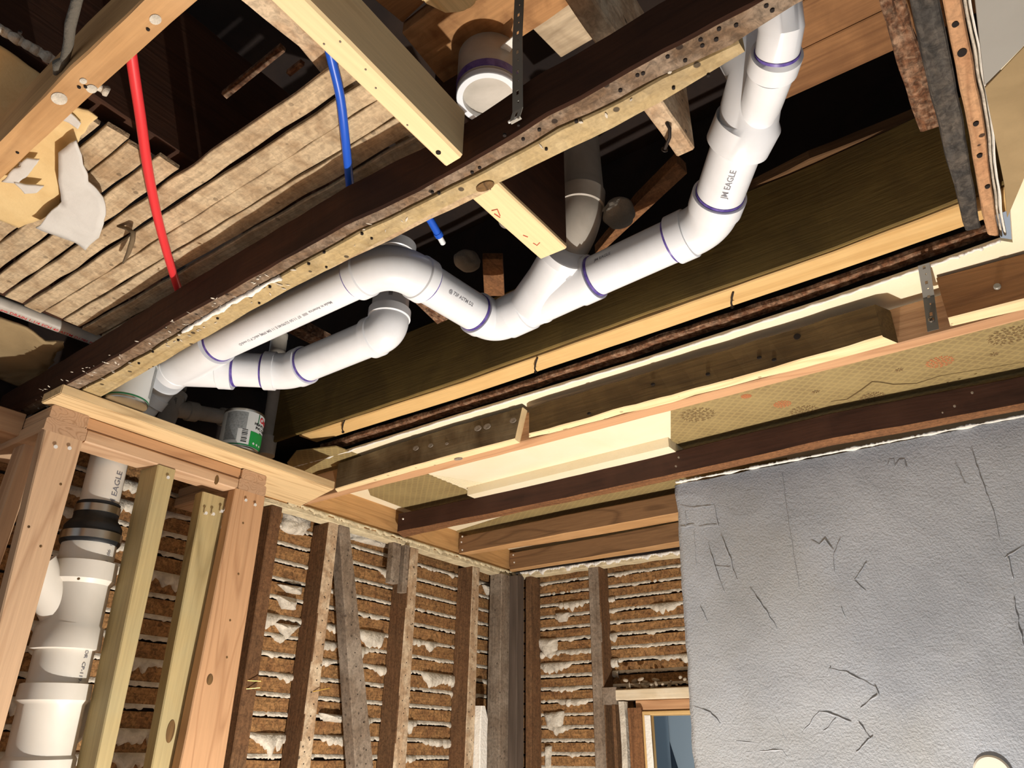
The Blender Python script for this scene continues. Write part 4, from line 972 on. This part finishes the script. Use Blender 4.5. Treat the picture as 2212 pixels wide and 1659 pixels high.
for x, y, q in ((198, 192, .006), (128, 213, .009), (336, 42, .006), (180, 175, .004)): disc(bpy.data.objects['joist'], at(x, y, 'z', ZJ), UP, q, PLASTER, (YD, 1.4), 'plaster_spot', .0005)
for x, y, q in ((2063, 52, .004), (2068, 52, .002), (2078, 113, .006), (2108, 267, .004), (2116, 336, .004), (2133, 403, .004)):
    disc(OPK, at(x, y, 'z', .8965), UP, q, HOLE, (XD, 1.3), 'nail_hole')
# things glimpsed in the cavity behind the pipes
for pxs_, z_, lb in (([(618, 716), (648, 708), (712, 742), (692, 754)], 1.02, 'short brown board end between the two long white pipes'), ([(878, 636), (905, 644), (968, 690), (945, 700)], 1.03, 'brown board edge showing under the first short pipe after the big elbow')):
    bm = plate_bm(ppoly(pxs_, z_), z_, z_ + .03); tag(build('wooden_board', bm, roughbrown('x')), lb, 'board')
slab('wooden_board', [(1285, 550), (1312, 535), (1485, 375), (1462, 352), (1375, 440)], 1.12, 1.15, brown_old('y'), 'dim brown board slanting behind the riser in the cavity', 'board')
slab('wooden_board', [(1042, 560), (1086, 560), (1090, 640), (1046, 640)], 1.13, 1.15, brown_old('x'), 'dim upright looking board behind the middle wye', 'board')
def lump(px, py, z, r_, label):
    bm = bmesh.new(); bmesh.ops.create_icosphere(bm, subdivisions=4, radius=r_); c = at(px, py, 'z', z)
    for v in bm.verts: v.co = c + Vector((v.co.x * 1.3, v.co.y, v.co.z * .7)) * (1 + noise.noise(v.co * 14 + c) * .5 + noise.noise(v.co * 60) * .12)
    tag(build('mortar_lump', bm, plain('mortar', '8a8378', .95, .8, 80, var='5e574c', va=.6), sm=True), label, 'mortar', 'lumps of mortar in the cavity')
lump(1012, 562, 1.12, .028, 'grey mortar lump left of the middle wye'); lump(1338, 462, 1.08, .034, 'grey mortar lump right of the grey vent elbow'); lump(1092, 480, 1.08, .015, 'small pale mortar lump beside the marked board')
# ================================================================== OLD STUDS
GO = 'old studs of the left wall'
def old(tops, bots, ztop, label, mf=None, ms=None, y=YL, dep=.088, name='old_stud', grp=GO, jit=.0016, zb=None):
    o = post(name, tops, bots, y, dep, ztop, ms or stud_old('z'), label, 'stud', grp, jit, zb)
    o.data.materials.append(mf or stud_pale('z'))
    for p in o.data.polygons:
        if p.normal.y < -.7: p.material_index = 1
    return o
old(((587, 1098), (610, 1104)), ((497, 1659), (531, 1659)), .757, 'dark old stud beside the orange brown post', mf=stud_old('z'))
old(((711, 1133), (732, 1140)), ((643, 1659), (671, 1659)), .757, 'old stud with lath marks left of the slanting brace')
old(((888, 1180), (905, 1185)), ((850, 1659), (877, 1659)), .757, 'old stud with a notched top right of the slanting brace')
old(((1022, 1222), (1037, 1226)), ((1004, 1659), (1023, 1659)), .757, 'old stud with evenly spaced lath marks next to the corner')
old(((733, 1140), (757, 1148)), ((768, 1659), (808, 1659)), .757, 'grey slanting brace between two old studs', mf=stud_grey('z'), ms=stud_grey('z'), y=YL - .004, dep=.05, name='old_brace', grp=None, zb=-.34)
bx('notch_block', (2.10, YL - .002, .60), (2.145, YL + .03, .757), stud_grey('z'), 'short grey block in the notched top of an old stud', 'block')
bx('notch_block', (2.158, YL - .012, .57), (2.185, YL + .02, .757), stud_grey('z'), 'short pale block beside the notched stud top', 'block')
bm = bmesh.new(); box(bm, (1.36, YL - .004, .758), (2.92, YL + .05, .7768), .003, .002, axis=0, step=.015)
tag(build('plaster_band', bm, PLASTER_C), 'cream plaster and paper band squeezed between the stud tops and the golden board', 'plaster')
bm = bmesh.new(); box(bm, (XB - .004, .85, .757), (XB + .05, 2.07, .7768), .003, .002, axis=1, step=.015)
tag(build('plaster_band', bm, PLASTER_C), 'cream plaster band under the last joist on top of the back wall lath', 'plaster')
# corner posts
GC = 'posts in the room corner'
def cbox(a, b, mat, label): return bx('corner_post', a, b, mat, label, 'post', group=GC, jit=.0015, axis=2)
cbox((2.80, YL - .02, FL), (2.865, YL + .05, .757), stud_grey('z'), 'grey corner post on the left wall side')
cbox((2.868, YL - .06, FL), (2.925, YL + .01, .757), wood('corner_mid', '40352a', '65564a', 'z', 4, .4, .3, rough=.9), 'darker middle corner post')
cbox((XB, 1.998, FL), (XB + .08, 2.03, .757), stud_old('z'), 'brown corner post on the back wall side')
o = bx('old_stud', (XB, 1.632, FL), (XB + .083, 1.688, .757), stud_grey('z'), 'grey and brown stud in the middle of the back wall', 'stud', group='studs of the back wall', jit=.0012, axis=2)
o.data.materials.append(stud_old('z'))
for p in o.data.polygons:
    if p.normal.y < -.7: p.material_index = 1
# white painted slab standing in the corner bay
p0 = at(1033, 1640, 'y', YL - .01)
bm = bmesh.new(); xs = [at(1026, 1560, 'y', YL).x, at(1042, 1560, 'y', YL).x]
z_t = at(1030, 1525, 'y', YL).z
bar(bm, [[Vector((xs[0], YL - .03, FL)), Vector((xs[1], YL - .03, FL)), Vector((xs[1], YL + .01, FL)), Vector((xs[0], YL + .01, FL))],
         [Vector((xs[0], YL - .03, z_t - .05)), Vector((xs[1], YL - .03, z_t - .05)), Vector((xs[1], YL + .01, z_t - .05)), Vector((xs[0], YL + .01, z_t - .05))],
         [Vector((xs[0] + .004, YL - .03, z_t)), Vector((xs[1] - .022, YL - .03, z_t)), Vector((xs[1] - .022, YL + .01, z_t)), Vector((xs[0] + .004, YL + .01, z_t))]], .002, .02, .003)
tag(build('painted_slab', bm, PLASTER_W), 'white painted slab standing in the bay next to the corner', 'slab')
# yellow screws sticking out of the old studs
def bscrew(x0, y0, x1, y1, par, yv):
    a = at(x0, y0, 'y', yv); b = at(x1, y1, 'y', yv) + Vector((0, -.02, 0)); bm = bmesh.new()
    sweep(bm, [a, b], .0014, 8); d = (b - a).normalized(); sweep(bm, [b, b + d * .001, b + d * .0015], [.0015, .0036, .0034], 12)
    return tag(build('yellow_screw', bm, plain('brass', 'd8b45a', .35, metal=.8)), par, 'screw', 'yellow screws left in the framing')
bscrew(535, 1470, 555, 1472, 'upper yellow screw in the dark stud bay', YL); bscrew(532, 1488, 553, 1486, 'lower yellow screw in the dark stud bay', YL); bscrew(676, 1494, 703, 1487, 'yellow screw in the stud left of the brace', YL)
bscrew(778, 1022, 792, 1014, 'yellow screw sticking from the short brown sister board', YL - .3)

# nail holes down the pale stud faces
for nm_, x0_, y0_, x1_, y1_, n_ in (('old_stud.001', 722, 1160, 657, 1650, 20), ('old_stud.002', 896, 1240, 862, 1650, 16), ('old_stud.003', 1029, 1240, 1013, 1650, 17), ('old_brace', 750, 1200, 790, 1650, 16)):
    par = bpy.data.objects.get(nm_)
    if par:
        for k in range(n_):
            t = k / (n_ - 1); disc(par, at(x0_ + (x1_ - x0_) * t + 5 * math.sin(k * 2.3), y0_ + (y1_ - y0_) * t, 'y', YL - (.004 if nm_ == 'old_brace' else 0)), -YD, .0022, HOLE, None, 'nail_hole', .0006)
# big plaster lumps clinging to the lath
def clump(pxs, ax, val, out, par, seed):
    P_ = [at(x, y, ax, val) for x, y in pxs]; c = sum(P_, Vector((0, 0, 0))) / len(P_); bm = bmesh.new(); rings_ = []
    out = Vector(out)
    for t, h in ((1.0, -.004), (.93, .010), (.7, .017), (.4, .021), (.12, .022)):
        row = []
        for i in range(len(P_) * 8):
            a, b2_ = P_[i // 8], P_[(i // 8 + 1) % len(P_)]; p = lerp(a, b2_, (i % 8) / 8)
            q = c + (p - c) * (t * (1 + noise.noise(p * 60) * .10)); row.append(bm.verts.new(q + out * (h + noise.noise(q * 70 + Vector((seed, 0, 0))) * .006)))
        rings_.append(row)
    n = len(rings_[0])
    for A_, B_ in zip(rings_, rings_[1:]):
        for i in range(n): bm.faces.new((A_[i], A_[(i + 1) % n], B_[(i + 1) % n], B_[i]))
    bm.faces.new(rings_[-1]); build('plaster_lump', bm, PLASTER, par, sm=True)
for k_, q in enumerate(([(612, 1106), (640, 1108), (670, 1116), (668, 1140), (655, 1158), (630, 1155), (606, 1142)], [(760, 1150), (800, 1155), (850, 1172), (846, 1186), (815, 1180), (780, 1172), (757, 1165)],
        [(600, 1262), (650, 1268), (648, 1285), (620, 1280)], [(595, 1285), (640, 1300), (635, 1318), (608, 1316)], [(590, 1345), (648, 1352), (615, 1382)], [(690, 1540), (748, 1545), (745, 1562), (700, 1558)], [(1040, 1262), (1078, 1272), (1075, 1290), (1050, 1285)])):
    clump(q, 'y', YL + .088, (0, -1, 0), wl, k_)
for k_, q in enumerate(([(1145, 1378), (1205, 1380), (1204, 1405), (1180, 1418), (1168, 1402)], [(1200, 1325), (1232, 1322), (1225, 1342), (1208, 1345)], [(1175, 1540), (1220, 1535), (1215, 1570), (1185, 1575)], [(1180, 1610), (1192, 1612), (1190, 1659), (1180, 1659)])):
    clump(q, 'x', XB + .083, (-1, 0, 0), wb, k_ + 20)
# ================================================================== WINDOW OPENING IN THE BACK WALL
win = tag(bx('window_1', (XB + .0, 1.47, FL), (XB + .11, 1.53, .175), brown_old('z'), jit=.001), 'timber framed opening low in the back wall', 'window', kind='structure')
hb = at(1313, 1506, 'x', XB); 
bx('window_header', (XB - .006, .60, .205), (XB + .09, 1.575, .245), wood('header_pale', 'b39a74', 'dcc8a4', 'y', 5, .4, .25, 'f0e6cf', .6, rough=.8), parent=win)
bx('window_header', (XB + .02, .60, .165), (XB + .10, 1.50, .204), orange_fir('y'), parent=win)
bx('window_frame', (XB + .012, .60, .148), (XB + .10, 1.50, .163), gold('y'), parent=win)
bx('window_frame', (XB + .012, 1.462, FL), (XB + .10, 1.478, .15), gold('z'), parent=win)
bx('window_casing', (XB - .004, 1.540, FL), (XB + .03, 1.565, .20), PLASTER, parent=win, jit=.003)
bx('window_casing', (XB + .0, 1.585, FL), (XB + .06, 1.60, .20), stud_old('z'), parent=win)
bx('window_block', (XB - .004, 1.575, .19), (XB + .06, 1.64, .255), stud_grey('y'), parent=win)
bx('window_casing', (XB + .012, 1.435, FL), (XB + .016, 1.462, .148), PLASTER_W, parent=win, jit=.002)
# plaster rubble on the header ledge: one heap of crumbs
bm = bmesh.new(); rnd = random.Random(4)
for k in range(90):
    y = rnd.uniform(.75, 1.56); z = .247 + abs(rnd.gauss(0, .018)) * (1.4 if y < 1.35 else .7) + .004; x = XB + rnd.uniform(.0, .07); L = rnd.uniform(.006, .035)
    d = Vector((rnd.uniform(-.3, .3), rnd.uniform(-1, 1), rnd.uniform(-.4, .4))).normalized(); c = Vector((x, y, z)); r = rnd.uniform(.003, .008)
    sweep(bm, [c - d * L / 2, c - d * L * .3, c + d * L * .25, c + d * L / 2], [r * .5, r, r * .9, r * .4], 7)
tag(build('plaster_rubble', bm, plain('rubble', '9a8a76', .95, .6, 100, var='cfc4ae', va=.6, vs=25), sm=True), 'heap of plaster crumbs lying on the header above the opening', 'rubble', kind='stuff')
# next room seen through the opening
BLUEW = plain('blue_grey_wall', '9fb0bc', .8); BLUED = plain('blue_dark', '22303f', .8)
bm = bmesh.new(); box(bm, (4.3, -1.2, FL), (4.34, 3.0, 1.0), axis=1, step=9); nw = tag(build('wall_next_room', bm, BLUEW), 'blue grey wall of the room behind the opening', 'wall', kind='structure')
pa, pb_, pc, pd = at(1415, 1540, 'x', 4.28), at(1437, 1540, 'x', 4.28), at(1437, 1580, 'x', 4.28), at(1475, 1700, 'x', 4.28); pe = at(1418, 1700, 'x', 4.28)
bm = bmesh.new(); pp_ = [Vector((4.285, q.y, q.z)) for q in (Vector((pa.x, pa.y, pa.z + .2)), Vector((pb_.x, pb_.y, pb_.z + .2)), pb_, pc, pd, pe)]
f1 = [bm.verts.new(q) for q in pp_]; f2 = [bm.verts.new(q + Vector((.01, 0, 0))) for q in pp_]; bm.faces.new(f1); bm.faces.new(f2)
for i in range(6): bm.faces.new((f1[i], f1[(i+1) % 6], f2[(i+1) % 6], f2[i]))
tag(build('dark_gap', bm, BLUED), 'dark blue sheet standing in for a doorway gap, seen through the opening', 'dark_gap')  # flat dark sheet painted in place of the unlit doorway gap
bm = bmesh.new(); q1, q2 = at(1403, 1560, 'x', 4.1), at(1413, 1560, 'x', 4.1); box(bm, (4.1, q2.y, FL), (4.28, q1.y, .9), axis=2, step=9)
build('wall_pier', bm, BLUEW, nw)

# ================================================================== TORN CEILING COVERING AT THE LEFT
def sheet(name, pxs, z, mat, label, cat, curl=.02, th=.003, inner=None, parent=None):
    """thin torn sheet, triangulated from its outline and gently curled"""
    P_ = ppoly(pxs, z); bm = bmesh.new(); vs = [bm.verts.new(p) for p in P_]; f = bm.faces.new(vs)
    bmesh.ops.triangulate(bm, faces=[f]); bmesh.ops.subdivide_edges(bm, edges=list(bm.edges), cuts=5, use_grid_fill=True)
    for v in bm.verts: v.co += Vector((noise.noise(v.co * 40) * .003, noise.noise(v.co * 43 + Vector((4, 4, 4))) * .003, noise.noise(v.co * 9) * curl * .5 + noise.noise(v.co * 28) * curl * .18))
    o = build(name, bm, mat, parent, sm=True); s = o.modifiers.new('thickness', 'SOLIDIFY'); s.thickness = th
    return tag(o, label, cat)
sheet('torn_paper', [(-80, 90), (0, 100), (40, 125), (85, 158), (120, 215), (190, 235), (212, 250), (175, 290), (165, 330), (135, 400), (128, 440), (90, 470), (40, 490), (-80, 440)], LZ - .010, PAPERT, 'tan torn ceiling paper at the left edge', 'paper', .006)
sheet('torn_paper', [(128, 330), (165, 300), (185, 365), (190, 395), (222, 430), (230, 465), (215, 510), (185, 540), (150, 515), (95, 492), (80, 485), (130, 440)], LZ - .030, PAPERW, 'grey flap of ceiling paper hanging over the lath', 'paper', .022)
sheet('torn_paper', [(30, 392), (55, 398), (95, 402), (80, 415), (55, 418)], LZ - .026, PAPERW, 'small folded grey tear in the tan ceiling paper', 'paper', .01)
sheet('torn_paper', [(5, 390), (30, 360), (60, 372), (75, 352), (48, 348), (60, 340), (85, 345), (70, 365), (40, 395)], LZ - .024, PAPERW, 'curled grey strip beside the small tear', 'paper', .01)
sheet('torn_paper', [(135, 228), (152, 240), (176, 262), (170, 275), (150, 262), (128, 255)], LZ - .016, PAPERW, 'pale curl of paper just under the tan joist', 'paper', .01)
sheet('loose_plaster', [(-60, 680), (0, 688), (60, 705), (100, 730), (140, 735), (105, 770), (108, 790), (75, 825), (40, 828), (0, 812), (-60, 800)], .90, TANPL, 'brown sheet of loose plaster below the grey pipe at the left edge', 'plaster', .02, .006)
sheet('loose_plaster', [(1085, 92), (1108, 75), (1112, 80), (1108, 100), (1098, 120), (1082, 112), (1068, 108)], 1.09, PLASTER_W, 'small white plaster scrap left of the hanging strap', 'plaster', .01, .004)
# broken plaster rim along the near edge of the lath
bm = bmesh.new(); a = Z(-40, 40, LZ + .005); b_ = Z(235, 200, LZ + .005); n = 70; pts = [lerp(a, b_, k / n) + Vector((noise.noise(Vector((k * .4, 0, 1))) * .006,) * 3) for k in range(n + 1)]
sweep(bm, pts, [.007 + noise.noise(Vector((k * .3, 3, 1))) * .003 for k in range(n + 1)], 8)
tag(build('plaster_lip', bm, PLASTER, sm=True), 'broken plaster lip along the hole in the upper left', 'plaster')
# thin dangling root-like strip
tube_pts = [(172, -20, .80), (165, 10, .80), (152, 55, .80), (148, 95, .80), (138, 130, .80), (128, 142, .80), (118, 160, .80)]
pts = [Z(x, y, z) for x, y, z in tube_pts]; bm = bmesh.new(); sweep(bm, [p + Vector((noise.noise(p * 90) * .002,) * 3) for p in pts], [.006, .006, .0065, .006, .0055, .008, .002], 10)
tag(build('dangling_strip', bm, plain('dusty_strip', '5d584e', .9, .8, 120), sm=True), 'dusty grey strip dangling in front of the tan joist', 'strip')
# twisted paper strand hanging from the lath
bm = bmesh.new(); pts = [Z(*q) for q in ((255, 488, .897), (275, 494, .886), (288, 502, .875), (286, 520, .87), (278, 545, .868), (266, 568, .87))]
sweep(bm, pts, [.003, .004, .005, .005, .0045, .002], 8); tag(build('dangling_strip', bm, plain('strand', '6d5c44', .9, .5, 100), sm=True), 'thin brown strand bent like a hook under the lath', 'strip')
